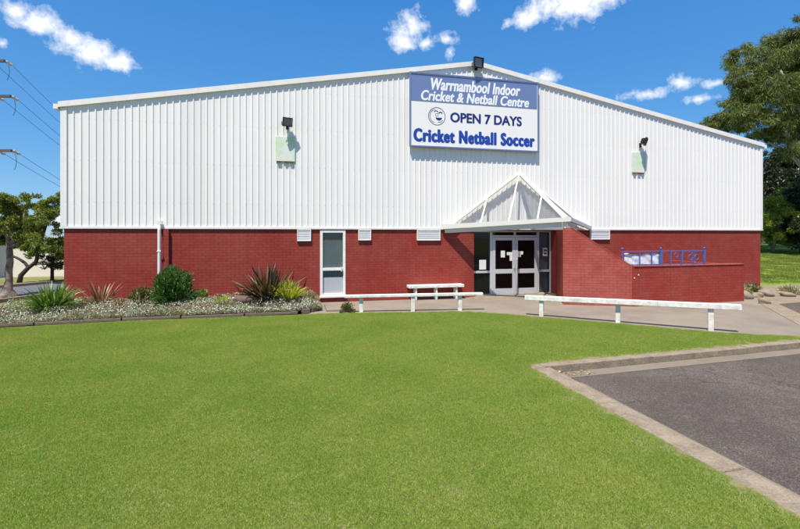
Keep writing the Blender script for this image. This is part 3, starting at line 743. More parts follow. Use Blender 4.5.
# ---------------------------------------------------------------- knee rails and bench
def knee_rail(label, base, ends, posts, sect):
    t = thing('knee_rail', label, 'rail', base, 0, 'white knee rails along the path')
    b = Vector(base)
    mb = MB(); mb.bar(Vector(ends[0]) - b, Vector(ends[1]) - b, sect[0], sect[1]); mb.build('rail', M['rail_white'], t, bevel=.012)
    for p, h_ in posts:
        d = (Vector(ends[1]) - Vector(ends[0])); ang = math.atan2(d.y, d.x)
        c_, s_ = math.cos(ang), math.sin(ang)
        pts = [(p[0] - b.x + x * c_ - y * s_, p[1] - b.y + x * s_ + y * c_) for x, y in ((-.055, -.05), (.055, -.05), (.055, .05), (-.055, .05))]
        mb = MB(); mb.prism(pts, -.1, h_); mb.build('post', M['rail_white'], t, bevel=.008)
knee_rail('shorter white timber knee rail in front of the bench', (.4, 12.65, 0), ((-1.58, 12.50, .455), (2.42, 12.90, .475)), (((-1.11, 12.60), .41), ((.37, 12.70), .418), ((1.75, 12.86), .425)), (.15, .08))
knee_rail('longer white timber knee rail in front of the ramp wall', (5.48, 11.06, 0), ((3.44, 12.10, .48), (7.62, 9.82, .585)), (((3.83, 11.91), .44), ((5.49, 11.08), .47), ((7.14, 10.11), .51)), (.14, .125))
bn = thing('bench', 'plain white slab bench standing against the red brick wall', 'bench', W(11.2, -.19, 0), TH)
MB().box(-.98, .98, -.17, .17, .41, .505).build('seat', M['rail_white'], bn, bevel=.01)
for x in (-.72, 0, .72):
    mb = MB(); mb.box(x - .03, x + .03, -.13, -.06, 0, .41); mb.box(x - .03, x + .03, .08, .15, 0, .41); mb.box(x - .028, x + .028, -.06, .08, .34, .40)
    mb.build('leg', M['rail_white'], bn, bevel=.005)

# ---------------------------------------------------------------- foliage builders
def unit(v): return v / np.maximum(1e-9, np.linalg.norm(v, axis=1, keepdims=True))
def leaves(P, D, L_, Wd):
    """diamond leaves at P along D"""
    n = len(P); D = unit(D); r = unit(np.cross(D, rng.normal(size=(n, 3))))
    L_ = np.broadcast_to(L_, (n,))[:, None]; Wd = np.broadcast_to(Wd, (n,))[:, None]
    nn_ = np.cross(D, r)
    V = np.stack([P, P + D * L_ * .45 + r * Wd * .5 + nn_ * Wd * .12, P + D * L_, P + D * L_ * .45 - r * Wd * .5 + nn_ * Wd * .12], 1)
    return V.reshape(-1, 3), np.arange(4 * n).reshape(-1, 4)
def join(parts):
    V, F, MI, o = [], [], [], 0
    for v, f, m_ in parts:
        V.append(v); F.append(f + o); MI.append(np.full(len(f), m_)); o += len(v)
    return np.concatenate(V), np.concatenate(F), np.concatenate(MI)
def blades(P, D, L_, Wd, droop, seg=4):
    """arching strap leaves: root P, start direction D"""
    n = len(P); D = unit(D); L_ = np.broadcast_to(L_, (n,)); Wd = np.broadcast_to(Wd, (n,)); droop = np.broadcast_to(droop, (n,))
    r = unit(np.cross(D, np.array([0, 0, 1.]) + rng.normal(size=(n, 3)) * .25))
    V = []
    pos = P.copy(); d = D.copy()
    prof = [.7, 1, .95, .7, .06] if seg == 4 else [.8, 1, .9, .75, .55, .3, .05][:seg] + [.05]
    for k in range(seg + 1):
        wk = (Wd * prof[k] / 2)[:, None]
        V += [pos - r * wk, pos + r * wk]
        pos = pos + d * (L_ / seg)[:, None]
        d = d + np.array([0, 0, -1.]) * droop[:, None] * (k + 1) / seg; d = unit(d)
    V = np.stack(V, 1); m_ = 2 * (seg + 1)
    base = (np.arange(n) * m_)[:, None]
    F = np.concatenate([base + np.array([[2 * k, 2 * k + 1, 2 * k + 3, 2 * k + 2]]) for k in range(seg)], 0)
    return V.reshape(-1, 3), F
def sph(n): return unit(rng.normal(size=(n, 3)))

def strap_plant(name, label, base, n, L_, Wd, spread, droop, mats, cat='plant', group=None, rad=.12):
    a = rng.uniform(0, 2 * math.pi, n); e = rng.uniform(spread[0], spread[1], n)
    D = np.stack([np.cos(a) * np.sin(e), np.sin(a) * np.sin(e), np.cos(e)], 1)
    P = np.stack([np.cos(a) * rad * rng.random(n), np.sin(a) * rad * rng.random(n), np.zeros(n)], 1)
    V, F = blades(P, D, L_ * rng.uniform(.6, 1.05, n), Wd * rng.uniform(.7, 1.2, n), droop * rng.uniform(.5, 1.4, n))
    mi = np.tile((rng.random(n) < .3).astype(int), 4) if isinstance(mats, list) else None
    t = thing(name, label, cat, base, 0, group)
    mesh_np('leaves', V, F, mats, mi, t)
    return t
def bush(name, label, base, rx, rz, n, mats, leaf=(.09, .03), cat='shrub', stems=True):
    t = thing(name, label, cat, base)
    parts = []
    nc = 26
    for _ in range(nc):
        c = sph(1)[0] * rng.uniform(.35, .95); c[2] = abs(c[2]) * 1.0
        c = c * np.array([rx, rx, rz * .8]) + np.array([0, 0, rz * .12])
        k = n // nc
        Q = sph(k) * (rng.random((k, 1)) ** .5) * np.array([rx * .3, rx * .3, rz * .26]) + c
        Q[:, 2] = np.maximum(Q[:, 2], .02)
        D = unit(Q - np.array([0, 0, rz * .2])) + rng.normal(size=(k, 3)) * .5 + np.array([0, 0, .5])
        v, f = leaves(Q, D, leaf[0] * rng.uniform(.6, 1.3, k), leaf[1] * rng.uniform(.7, 1.2, k)); parts.append((v, f, 0))
    # taller shoots
    k = n // 12
    a = rng.uniform(0, 2 * math.pi, k); rr = rx * .9 * rng.random(k) ** .5
    Q = np.stack([np.cos(a) * rr, np.sin(a) * rr, rz * (.72 + .3 * rng.random(k)) * np.sqrt(np.maximum(.05, 1 - (rr / rx) ** 2))], 1)
    v, f = leaves(Q, np.array([0, 0, 1.]) + rng.normal(size=(k, 3)) * .4, leaf[0] * 1.5, leaf[1] * .8); parts.append((v, f, 0))
    V, F, MI = join(parts); mesh_np('foliage', V, F, mats, None, t)
    mb = MB()
    for i in range(7):
        a = random.uniform(0, 6.28); mb.tube([(0, 0, -.05), (math.cos(a) * rx * .25, math.sin(a) * rx * .25, rz * .35), (math.cos(a) * rx * .5, math.sin(a) * rx * .5, rz * .7)], [.018, .012, .005], 6)
    mb.build('stem', M['darkbark'], t)
    return t

M['silver'] = leafmat('silver ground cover leaf', (.15, .16, .075), (.38, .38, .24), .25, .02, 1.5)
M['flower'] = leafmat('white petals', (.62, .62, .56), (.78, .78, .74), .2, .02)
M['bushg'] = leafmat('dark green shrub leaf', (.022, .055, .012), (.085, .19, .03), .35, .03)
M['strap'] = leafmat('green strap leaf', (.05, .12, .014), (.19, .29, .035), .35, .07)
M['lime'] = leafmat('lime strap leaf', (.26, .33, .015), (.50, .54, .05), .35, .06)
M['bronze'] = leafmat('bronze flax leaf', (.03, .024, .016), (.12, .09, .05), .2, .025)
M['bronze2'] = leafmat('pink bronze flax leaf', (.12, .06, .03), (.34, .19, .11), .25, .025)
M['olive'] = leafmat('olive low leaf', (.06, .075, .02), (.17, .17, .045), .3, .05)
M['drypl'] = leafmat('dry pale leaf', (.2, .18, .08), (.42, .38, .2), .3, .04)
M['cyp'] = leafmat('drooping evergreen leaf', (.022, .042, .012), (.20, .235, .05), .35, .02, .55, None, ((.45, .5, .45), (1.4, 1.25, 1.1)))
M['euc'] = leafmat('street tree leaf', (.035, .06, .012), (.27, .32, .055), .42, .02, 1.0, None, ((.5, .55, .5), (1.3, 1.2, 1.1)))
M['yg'] = leafmat('yellow green leaf', (.15, .20, .02), (.42, .46, .08), .45, .02)
M['dkg'] = leafmat('deep shade leaf', (.012, .022, .009), (.045, .065, .018), .25, .05)
M['grass'] = leafmat('lawn blade', (.165, .255, .032), (.37, .475, .088), .4, .015, .8, (.46, .40, .18), ((.80, .90, .70), (1.16, 1.02, 1.12)))

# ---------------------------------------------------------------- garden bed
def bedz(a, b):
    f = min(1, max(0, (b + 2.15) / .9)); k = min(1, max(0, (7.35 - a) / .5))
    return .03 + .19 * f * k
frontb = lambda a: np.interp(a, [-4, -.34, 2.37, 4.5, 6.67, 7.35], [-2.55, -2.18, -1.93, -1.97, -2.0, -1.55])
mb = MB(); aa = np.linspace(-4, 7.3, 46); bb = np.linspace(0, 1, 9)
for a in aa:
    for t in bb:
        b = frontb(a) + t * ((-.02 if a > 0 else (-.6 if a > -1.2 else -1.1)) - frontb(a))
        p = W(a, b, bedz(a, b) + random.uniform(-.015, .015)); mb.v.append(tuple(p))
for i in range(len(aa) - 1):
    for j in range(8):
        q = i * 9 + j; mb.f.append((q, q + 9, q + 10, q + 1)); mb.mi.append(0)
tag(mb.build('garden_soil', M['soil'], smooth=True, uv=False), kind='structure')
# edging stones along the bed
et = thing('garden_edging', 'thin weathered edging boards along the front of the flower bed', 'edging', W(2, -2.1, 0), TH)
ea = [-4, -1.6, .35, 2.2, 3.6, 5.2, 6.62]
for i in range(len(ea) - 1):
    p = Vector((ea[i] + .015 - 2, frontb(ea[i]) + 2.1 - .05, .03)); q = Vector((ea[i + 1] - .015 - 2, frontb(ea[i + 1]) + 2.1 - .05, .03 + .012 * (i % 2)))
    mb = MB(); mb.bar(p, q, .05, .075); mb.build('board', M['edge'], et, bevel=.012)
for k, (a, b, r_) in enumerate(((6.82, -1.93, .3), (7.05, -1.72, .9), (7.22, -1.46, 1.2))):
    mb = MB(); mb.box(-.12, .12, -.055, .055, -.02, .12)
    o = mb.build('brick', M['edge'], et, bevel=.012); o.location = (a - 2, b + 2.1, 0); o.rotation_euler = (0, 0, r_)
sb = MB(); sb.box(-.42, .42, -.6, .6, -.02, .055)
o = sb.build('stepping_slab', M['path'], bevel=.012); o.location = W(7.83, -1.25, 0); o.rotation_euler = (0, 0, TH)
tag(o, 'flat concrete slab on the ground below the white side door', 'slab')

def in_bed(n, a0=-4, a1=7.2):
    a = rng.uniform(a0, a1, n); fb = np.array([frontb(x) for x in a])
    bk = np.where(a > 0, -.15, np.where(a > -1.2, -.7, -1.2))
    t = rng.beta(1.0, 1.45, n)
    b = fb = fb + .0 + t * (bk - fb) * (bk - fb)
    return a, b
parts = []
n = 3600
a, b = in_bed(n)
ex = rng.random(n) < .2
b = np.where(ex, np.array([frontb(x) for x in a]) + rng.uniform(-.06, .12, n), b)
cov_ = np.array([math.sin(x * 2.1 + 1) * math.cos(y * 3.7 + x) for x, y in zip(a, b)])
hh = .075 + .06 * rng.random(n) + .045 * np.sin(a * 3.1 + b * 4)
for k in range(16):
    s = sph(n); s[:, 2] = np.abs(s[:, 2])
    X = a + s[:, 0] * .10; Y = b + s[:, 1] * .085; Z = np.array([bedz(x, y) for x, y in zip(a, b)]) + s[:, 2] * hh + .01
    Y = np.maximum(Y, np.array([frontb(x) for x in X]) - .03)
    wx = np.stack([OX + X * ct - Y * st, OY + X * st + Y * ct, Z], 1)
    v, f = leaves(wx, s + np.array([0, 0, .5]) + rng.normal(size=(n, 3)) * .35, rng.uniform(.03, .065, n), rng.uniform(.012, .022, n)); parts.append((v, f, 0))
# flowers held just over the leaves
fl = rng.random(n) < np.clip(.55 + .5 * cov_, .05, 1)
for k in range(5):
    m_ = fl.sum(); s = sph(m_); s[:, 2] = np.abs(s[:, 2])
    X = a[fl] + s[:, 0] * .1; Y = b[fl] + s[:, 1] * .09; Z = np.array([bedz(x, y) for x, y in zip(a[fl], b[fl])]) + s[:, 2] * hh[fl] + .035
    Y = np.maximum(Y, np.array([frontb(x) for x in X]) - .02)
    cpos = np.stack([OX + X * ct - Y * st, OY + X * st + Y * ct, Z], 1)
    up = unit(s * .6 + np.array([-.1, -.5, .8]))
    u_ = unit(np.cross(up, rng.normal(size=(m_, 3)))); v_ = np.cross(up, u_)
    for q in range(3):
        ang = q * 2.094
        d_ = u_ * math.cos(ang) + v_ * math.sin(ang)
        w_ = -u_ * math.sin(ang) + v_ * math.cos(ang); L_ = rng.uniform(.010, .019, (m_, 1))
        V = np.stack([cpos, cpos + d_ * L_ * .6 + w_ * L_ * .5, cpos + d_ * L_, cpos + d_ * L_ * .6 - w_ * L_ * .5], 1).reshape(-1, 3)
        parts.append((V, np.arange(4 * m_).reshape(-1, 4), 1))
V, F, MI = join(parts)
tag(mesh_np('ground_cover', V, F, [M['silver'], M['flower']], MI), 'silvery ground cover with white flowers in the garden bed', 'ground cover', kind='stuff')

GP = lambda a, b: W(a, b, bedz(a, b) - .01)
bush('rounded_shrub', 'dense dark green rounded shrub beside the white downpipe', GP(3.09, -.85), .60, 1.04, 11000, M['bushg'], (.085, .026))
strap_plant('flax_plant', 'large dark bronze flax with sword leaves against the red wall', GP(5.72, -.62), 330, 1.16, .064, (.1, 1.5), .2, [M['bronze'], M['bronze2']], rad=.32)
strap_plant('strappy_plant', 'lime yellow strappy clump in front of the dark flax', GP(6.3, -1.05), 340, .68, .03, (.02, .95), .32, M['lime'], rad=.16)
strap_plant('strappy_plant', 'bright green strappy clump at the hall left corner', GP(.25, -1.15), 340, .80, .036, (.05, 1.2), .5, M['strap'], rad=.3)
strap_plant('flax_plant', 'pinkish bronze flax against the wall near the left corner', GP(1.16, -.55), 70, .80, .042, (.2, 1.35), .25, [M['bronze2'], M['bronze']], rad=.14)
strap_plant('flax_plant', 'small orange bronze tuft among the white flowers', GP(1.88, -1.2), 46, .36, .024, (.1, 1.3), .3, M['bronze2'], rad=.08)
bush('low_shrub', 'low olive bushy plant between the flax and the rounded shrub', GP(2.2, -.5), .36, .46, 2200, M['olive'], (.08, .026))
bush('low_shrub', 'low yellow green bushy plant right of the rounded shrub', GP(3.75, -.5), .28, .36, 1800, M['strap'], (.07, .022))
strap_plant('grass_tuft', 'small pale green grassy tuft left of the brown rock', GP(4.48, -1.1), 110, .32, .02, (.05, 1.0), .3, M['lime'], rad=.08)
strap_plant('flax_plant', 'dull bronze leafy plant beneath the rounded shrub on its left', GP(2.35, -.95), 50, .42, .034, (.3, 1.4), .3, M['bronze'], rad=.12)
bush('weed_clump', 'grey green weed clump at the foot of the left rail post', W(8.0, -2.0, -.02), .24, .27, 900, M['olive'], (.06, .02))
bush('weed_clump', 'straggly pale weed by the brick edging near the side door', GP(6.9, -.7), .3, .26, 900, M['drypl'], (.07, .018))

def rock(label, pos, sx_, sy_, sz_, mat, seed):
    bm = bmesh.new(); bmesh.ops.create_icosphere(bm, subdivisions=3, radius=1)
    rr = np.random.default_rng(seed); ph = rr.uniform(0, 6, 6)
    for v in bm.verts:
        c = v.co; k = 1 + .16 * math.sin(2.3 * c.x + ph[0]) + .14 * math.sin(3.1 * c.y + ph[1]) + .12 * math.sin(4.3 * c.z + 2 * c.x + ph[2]) + .06 * math.sin(9 * c.x + 7 * c.y + ph[3])
        v.co = Vector((c.x * sx_ * k, c.y * sy_ * k, c.z * sz_ * k))
        v.co.z = max(v.co.z, -sz_ * .5)
    me = bpy.data.meshes.new('rock'); bm.to_mesh(me); bm.free(); me.materials.append(mat)
    for p in me.polygons: p.use_smooth = True
    o = bpy.data.objects.new('rock', me); C.objects.link(o); o.location = pos
    return tag(o, label, 'rock')
rock('rounded red brown rock among the white flowers', GP(5.01, -1.2) + Vector((0, 0, .06)), .26, .19, .15, M['rockr'], 3)
rk = [((11.95, 15.3), .26, .2, .19, 'tan rock touching the end of the ramp wall'), ((12.7, 15.7), .2, .18, .13, 'small tan rock second from the ramp wall end'),
      ((13.25, 15.9), .27, .2, .16, 'reddish tan rock in the middle of the rock border'), ((14.0, 15.9), .22, .2, .13, 'flat tan rock at the right end of the rock border'),
      ((13.5, 17.0), .3, .22, .18, 'tan rock behind the others at the foot of the grass bank'), ((12.7, 17.2), .24, .2, .17, 'tan rock half hidden by weeds near the hall corner'),
      ((11.75, 14.15), .17, .14, .13, 'small pale stump like rock beside the concrete strip')]
for i, (p, a, b, c_, lb) in enumerate(rk):
    rock(lb, (*p, c_ * .3), a, b, c_, M['rockt'], 20 + i)
bush('border_plant', 'pale yellow green weed at the ramp wall end', (12.1, 16.0, 0), .5, .55, 1600, M['drypl'], (.1, .03))
bush('border_plant', 'olive weed between the tan rocks', (13.0, 16.4, 0), .42, .4, 1100, M['olive'], (.08, .03))
bush('border_plant', 'dry straw coloured weed at the right of the rocks', (14.6, 16.4, 0), .4, .3, 900, M['drypl'], (.08, .025))

# ---------------------------------------------------------------- trees
def limb(p, q, bend=.1, k=5):
    p, q = Vector(p), Vector(q); L_ = (q - p).length
    o = Vector((random.uniform(-1, 1), random.uniform(-1, 1), random.uniform(-.3, 1))) * L_ * bend
    return [p.lerp(q, t) + o * math.sin(math.pi * t) for t in [i / (k - 1) for i in range(k)]]
def clump_leaves(c, r, n, L_, Wd, droop, shell=.5):
    d = sph(n); rad_ = (shell + (1 - shell) * rng.random((n, 1)))
    P = c + d * rad_ * np.array(r)
    D = d * .8 + rng.normal(size=(n, 3)) * .55 + np.array([0, 0, -droop])
    return leaves(P, D, L_ * rng.uniform(.6, 1.3, n), Wd * rng.uniform(.7, 1.3, n))
def tree(name, label, base, trunk, limbs, clumps, bark, leafm_, n_per, L_, Wd, droop, group=None):
    """all in metres relative to base; trunk = [(point, radius)...]; limbs = [(from, to, r0, r1)]"""
    t = thing(name, label, 'tree', base, 0, group)
    mb = MB(); mb.tube([p for p, r in trunk], [r for p, r in trunk], 12); mb.build('trunk', bark, t, smooth=True)
    for p, q, r0, r1 in limbs:
        mb = MB(); pts = limb(p, q); mb.tube(pts, [r0 + (r1 - r0) * i / 4 for i in range(5)], 8); mb.build('limb', bark, t, smooth=True)
    parts = []
    for c, r in clumps:
        c = np.array(c); k = int(n_per * (r[0] * r[2]) ** .9)
        m2 = max(9, int(15 * r[0]))
        for _ in range(m2):                                    # sub clumps make an uneven outline
            cc = c + sph(1)[0] * np.array(r) * rng.uniform(.25, 1.1)
            rr_ = np.array(r) * rng.uniform(.15, .36)
            v, f = clump_leaves(cc, rr_, max(8, k // m2), L_, Wd, droop); parts.append((v, f, 0))
    V, F, MI = join(parts); mesh_np('crown', V, F, leafm_, None, t)
    return t
# big drooping tree behind the right end of the hall (base off to the right of the frame)
TB = Vector((29.5, 31, 1.2))
def bt(u, v, d): return ((u - 400) / 440 * d - TB.x, d - TB.y, 2.2 - (v - 235) / 440 * d - TB.z)
cl = []
for u, v, rx_, rz_ in ((745, 62, 1.5, 1.1), (760, 72, 1.6, 1.3), (742, 86, 1.1, .9), (734, 101, 1.1, .8), (752, 98, 1.6, 1.1), (722, 117, 1.0, .6), (742, 116, 1.5, .8), (773, 55, 1.5, 1.2),
                       (786, 42, 1.5, 1.2), (798, 36, 1.6, 1.2), (790, 64, 1.8, 1.4), (775, 88, 1.6, 1.3), (800, 82, 1.6, 1.3), (765, 116, 1.5, .9), (788, 112, 1.6, 1.1), (806, 110, 1.8, 1.3),
                       (712, 120, .9, .5), (730, 126, 1.2, .5), (775, 130, 1.1, .6), (798, 130, 1.3, .8), (785, 138, 1.0, .5), (802, 150, 1.2, .8), (770, 138, .7, .35), (760, 133, .8, .4), (820, 50, 2, 1.6), (840, 80, 2.4, 2), (830, 120, 2.2, 1.8), (750, 78, 1.2, .9)):
    if u < 735: rx_, rz_ = rx_ * .9, rz_ * .85
    cl.append((bt(u, v, 30 + random.uniform(-2.5, 2.5)), (rx_, rx_ * 1.1, rz_)))
S0 = (0, 0, -.3)
lm = [((0.1, 0, 4.6), bt(768, 142, 30), .15, .05), ((.1, 0, 5.4), bt(745, 100, 30), .22, .07), ((0, 0, 6.5), bt(780, 70, 30), .2, .07), ((0, 0, 7), bt(800, 45, 31), .18, .06), (bt(776, 140, 30), bt(740, 118, 29), .08, .03),
      (bt(760, 115, 30), bt(752, 70, 30), .08, .03), ((0, 0, 5), bt(840, 90, 31), .2, .06), ((.1, 0, 4.2), bt(786, 152, 29), .1, .03)]
tree('spreading_tree', 'tall spreading dark evergreen with drooping foliage over the hall right corner', TB, [((0, 0, -.4), .55), ((.1, 0, 1.5), .42), ((0, .1, 4.5), .36), ((0, 0, 7.2), .25)],
     lm, cl, M['palebark'], M['cyp'], 3600, .28, .032, 1.15)
def px(u, v, d): return Vector(((u - 400) / 440 * d, d, 2.2 - (v - 235) / 440 * d))
def simple_tree(name, label, u, v0, d, clumps, bark, leafm_, n_per, L_, Wd, droop, r0=.16, zt=None):
    b = px(u, v0, d)
    cl = [(tuple(px(cu, cv, d + random.uniform(-.8, .8)) - b), (r_[0], r_[0], r_[1])) for cu, cv, *r_ in clumps]
    top = Vector(cl[0][0])
    lm = [((top * .55)[:], c, r0 * .5, r0 * .15) for c, r_ in cl[1:]]
    return tree(name, label, tuple(b), [((0, 0, -.2), r0 * 1.2), (tuple(top * .3 + Vector((.1, 0, 0))), r0), (tuple(top * .6), r0 * .8), (tuple(top), r0 * .3)], lm, cl, bark, leafm_, n_per, L_, Wd, droop)
simple_tree('dark_tree', 'dark dense tree below the limbs of the spreading evergreen', 800, 246, 40, [(785, 170, 2, 1.8), (772, 180, 1.6, 1.6), (798, 165, 2.2, 2), (800, 195, 2, 2), (775, 160, 1.2, 1), (806, 215, 2, 2), (768, 195, 1, 1.2), (785, 192, 1.8, 1.6)], M['darkbark'], M['dkg'], 2600, .26, .07, .4, .25)
simple_tree('yellow_green_tree', 'light yellow green small tree beside the hall right corner', 772, 251, 31, [(775, 215, 1.3, 1.0), (766, 222, .8, .8), (785, 210, 1, .8), (780, 226, 1, .6), (770, 208, .7, .5), (760, 215, .8, .8), (772, 230, 1, .6), (788, 200, 1, .7), (765, 203, .8, .7), (792, 218, 1, .8), (768, 238, .9, .5), (780, 240, .9, .4)], M['bark'], M['yg'], 3200, .18, .06, .3, .1)
simple_tree('shade_tree', 'nearly black dense shrub tree at the right edge of the grass bank', 803, 250, 30, [(800, 215, 1.2, 1.6), (806, 200, 1.4, 1.4), (796, 232, .8, .9), (808, 230, 1.5, 1.2), (799, 195, .8, .8)], M['darkbark'], M['dkg'], 3000, .22, .06, .4, .2)
# fence beyond the bank
ft = thing('timber_fence', 'pale timber fence beyond the grass bank under the trees', 'fence', (40.4, 48, 1.25), TH)
mb = MB()
for i in range(60): mb.box(-6 + i * .32, -6 + i * .32 + .3, -.02 + .006 * (i % 2), .02 + .006 * (i % 2), 0, 1.35 + .03 * (i % 3))
mb.build('paling', M['fencep'], ft)
for z in (.3, 1.0): MB().box(-6, 13, .03, .09, z, z + .1).build('fence_rail', M['fencep'], ft)
hb = thing('hedge', 'low dark hedge along the foot of the timber fence', 'hedge', (37, 42, 1.25), TH)
n = 5000; Q = np.stack([rng.uniform(-7, 14, n), rng.uniform(-.5, .5, n), rng.random(n) ** .8 * .75], 1)
v, f = leaves(Q, sph(n) + np.array([0, 0, .4]), rng.uniform(.1, .2, n), .05); mesh_np('foliage', v, f, M['dkg'], None, hb)
n = 26000; t_ = rng.random(n); hx = 22 + 110 * t_
hz_ = 3.5 + 2.2 * np.sin(hx * .31) + 1.2 * np.sin(hx * .83 + 1) + rng.random(n) * .8
Q = np.stack([hx, 95 - 25 * t_ + rng.normal(0, 1.5, n), 1.2 + hz_ * rng.random(n) ** .7], 1)
v, f = leaves(Q, sph(n) + np.array([0, 0, .3]), rng.uniform(.4, .8, n), .3)
tag(mesh_np('far_wood', v, f, M['dkg']), 'distant dark wood beyond the timber fence', 'wood', kind='stuff')

# street trees on the left
tb = Vector((-13.9, 15.6, 0))
def lt(u, v, d): return tuple(px(u, v, d) - tb)
c1 = [(lt(u, v, 15.6 + random.uniform(-.6, .6)), (r_, r_, q_)) for u, v, r_, q_ in ((12, 208, .5, .38), (3, 212, .45, .4), (21, 214, .4, .3), (28, 196, .27, .22), (8, 228, .5, .32), (20, 232, .42, .3), (-6, 225, .6, .6), (-14, 210, .7, .6), (24, 247, .3, .2), (2, 240, .35, .25), (16, 242, .35, .2), (-2, 198, .35, .25), (14, 200, .3, .2), (6, 202, .3, .2), (32, 226, .25, .2), (15, 222, .4, .3), (28, 206, .2, .14))]
tree('street_tree', 'thick trunked gnarled street tree at the left edge of the lawn', tb, [((0, 0, -.1), .40), ((-.02, 0, .10), .27), ((-.02, 0, .28), .15), ((.05, 0, .6), .105), ((.0, .02, .9), .115), ((.08, 0, 1.25), .10), (lt(9, 242, 15.6), .095), (lt(9, 225, 15.6), .07)],
     [(lt(9, 246, 15.6), lt(24, 214, 15.5), .08, .03), (lt(9, 238, 15.6), lt(-8, 215, 15.7), .09, .03), (lt(20, 222, 15.6), lt(28, 198, 15.6), .035, .012), (lt(8, 232, 15.6), lt(11, 208, 15.6), .06, .02), (lt(10, 248, 15.6), lt(25, 240, 15.6), .05, .015)],
     c1, M['bark'], M['euc'], 9000, .10, .03, .3)
tb = Vector((-17.5, 20.2, 0))
c2 = [(lt(u, v, 20.2 + random.uniform(-.8, .8)), (r_, r_, q_)) for u, v, r_, q_ in ((48, 206, .6, .35), (55, 199, .42, .3), (62, 195, .4, .35), (42, 215, .55, .4), (36, 226, .6, .42), (50, 226, .65, .42), (44, 238, .75, .4), (30, 240, .5, .3), (58, 240, .6, .35), (55, 252, .6, .3), (38, 250, .5, .3), (64, 206, .35, .3), (52, 214, .5, .3), (40, 206, .35, .2), (28, 232, .4, .25), (62, 248, .5, .4), (33, 254, .35, .22))]
tree('leaning_tree', 'slim dark tree leaning right with a forked trunk across the street', tb, [((0, 0, -.1), .11), ((.1, 0, .35), .1), (lt(28, 268, 20.2), .09), (lt(36, 262, 20.2), .08), (lt(40, 245, 20.2), .06), (lt(46, 222, 20.2), .04)],
     [(lt(28, 267, 20.2), lt(25, 263, 20.2), .07, .07), (lt(25, 263, 20.2), lt(12, 256, 20.2), .07, .05), (lt(40, 248, 20.2), lt(54, 205, 20.2), .04, .015), (lt(44, 228, 20.2), lt(60, 198, 20.2), .03, .012), (lt(38, 254, 20.2), lt(56, 244, 20.2), .04, .012), (lt(39, 250, 20.2), lt(31, 238, 20.2), .03, .012)],
     c2, M['darkbark'], M['euc'], 7000, .11, .034, .25)
tb = Vector((-16.6, 21.0, 0))
c3 = [(lt(u, v, 21 + random.uniform(-.4, .4)), (r_, r_, q_)) for u, v, r_, q_ in ((52, 258, .45, .25), (46, 263, .35, .16), (58, 264, .35, .18), (52, 267, .4, .12), (62, 257, .35, .25))]
tree('small_tree', 'small low dark tree close to the hall left corner', tb, [((0, 0, -.1), .08), ((0, 0, .5), .07), ((0, 0, 1.1), .04)], [((0, 0, .55), lt(46, 262, 21), .03, .012), ((0, 0, .6), lt(58, 262, 21), .03, .012)], c3, M['darkbark'], M['dkg'], 6000, .11, .035, .3)
# cream building across the street
cb = thing('cream_building', 'long low cream rendered building across the street behind the trees', 'building', (-24, 21.55, 0), math.atan2(.7, 2.25))
MB().box(-9, 6.8, 0, 6, -.1, 1.95).build('wall', M['cream'], cb)
mb = MB(); mb.box(-9.2, 7.0, -.15, 6.15, 1.95, 2.08); mb.build('roof', M['ventm'], cb)

# ---------------------------------------------------------------- power pole and wires
pd = 22.
pole = thing('power_pole', 'tall timber power pole with three crossarms beyond the left edge', 'pole', tuple(px(-14, 300, pd).xy) + (0,), 0)
pb = Vector(pole.location)
mb = MB(); mb.tube([(0, 0, -.2), (0, 0, 5), (0, 0, 11.6)], [.19, .16, .12], 12); mb.build('pole_shaft', M['polewood'], pole, smooth=True)
ENDS = []
for v, u1 in ((62, 8), (97, 14), (151, 15)):
    q = px(u1, v, pd) - pb; z = q.z
    mb = MB(); mb.bar((-1.5, -.18, z + .02), (q.x, -.18, z - .02), .13, .13); a = mb.build('crossarm', M['armwood'], pole, bevel=.01)
    for k, dx in enumerate((0, -.75)):
        c = Vector((q.x - .06 + dx, -.18, z))
        mb = MB(); mb.tube([c + Vector((0, .02, -.0)), c + Vector((.05, .12, -.03)), c + Vector((.08, .2, -.06)), c + Vector((.11, .30, -.10)), c + Vector((.14, .40, -.14))], [.03, .09, .05, .09, .03], 8)
        mb.build('insulator', M['porc'], a)
        ENDS.append(pb + c + Vector((.14, .42, -.15)))
    mb = MB(); mb.tube([Vector((q.x, -.2, z - .05)) + Vector((.25 * math.sin(t), -.0, -.5 + .5 * math.cos(t))) for t in np.linspace(0, 2.6, 12)], .012, 5); mb.build('jumper', M['wirem'], a)
names = ['upper power wire from the top crossarm tip', 'upper power wire from the inner top insulator', 'middle power wire from the second crossarm tip', 'middle power wire from the inner second insulator',
         'lower power wire from the bottom crossarm tip', 'lowest power wire from the inner bottom insulator']
dirw = Vector((-.336, 1, -.034))
for e_, nm in zip(ENDS, names):
    pts = [e_ + dirw * t + Vector((0, 0, -1.6 * (1 - (2 * t / 50 - 1) ** 2))) for t in np.linspace(0, 50, 24)]
    mb = MB(); mb.tube([p - e_ for p in pts], .011, 5)
    o = mb.build('power_wire', M['wirem'], uv=False); o.location = e_
    tag(o, nm, 'wire', 'power wires from the pole')

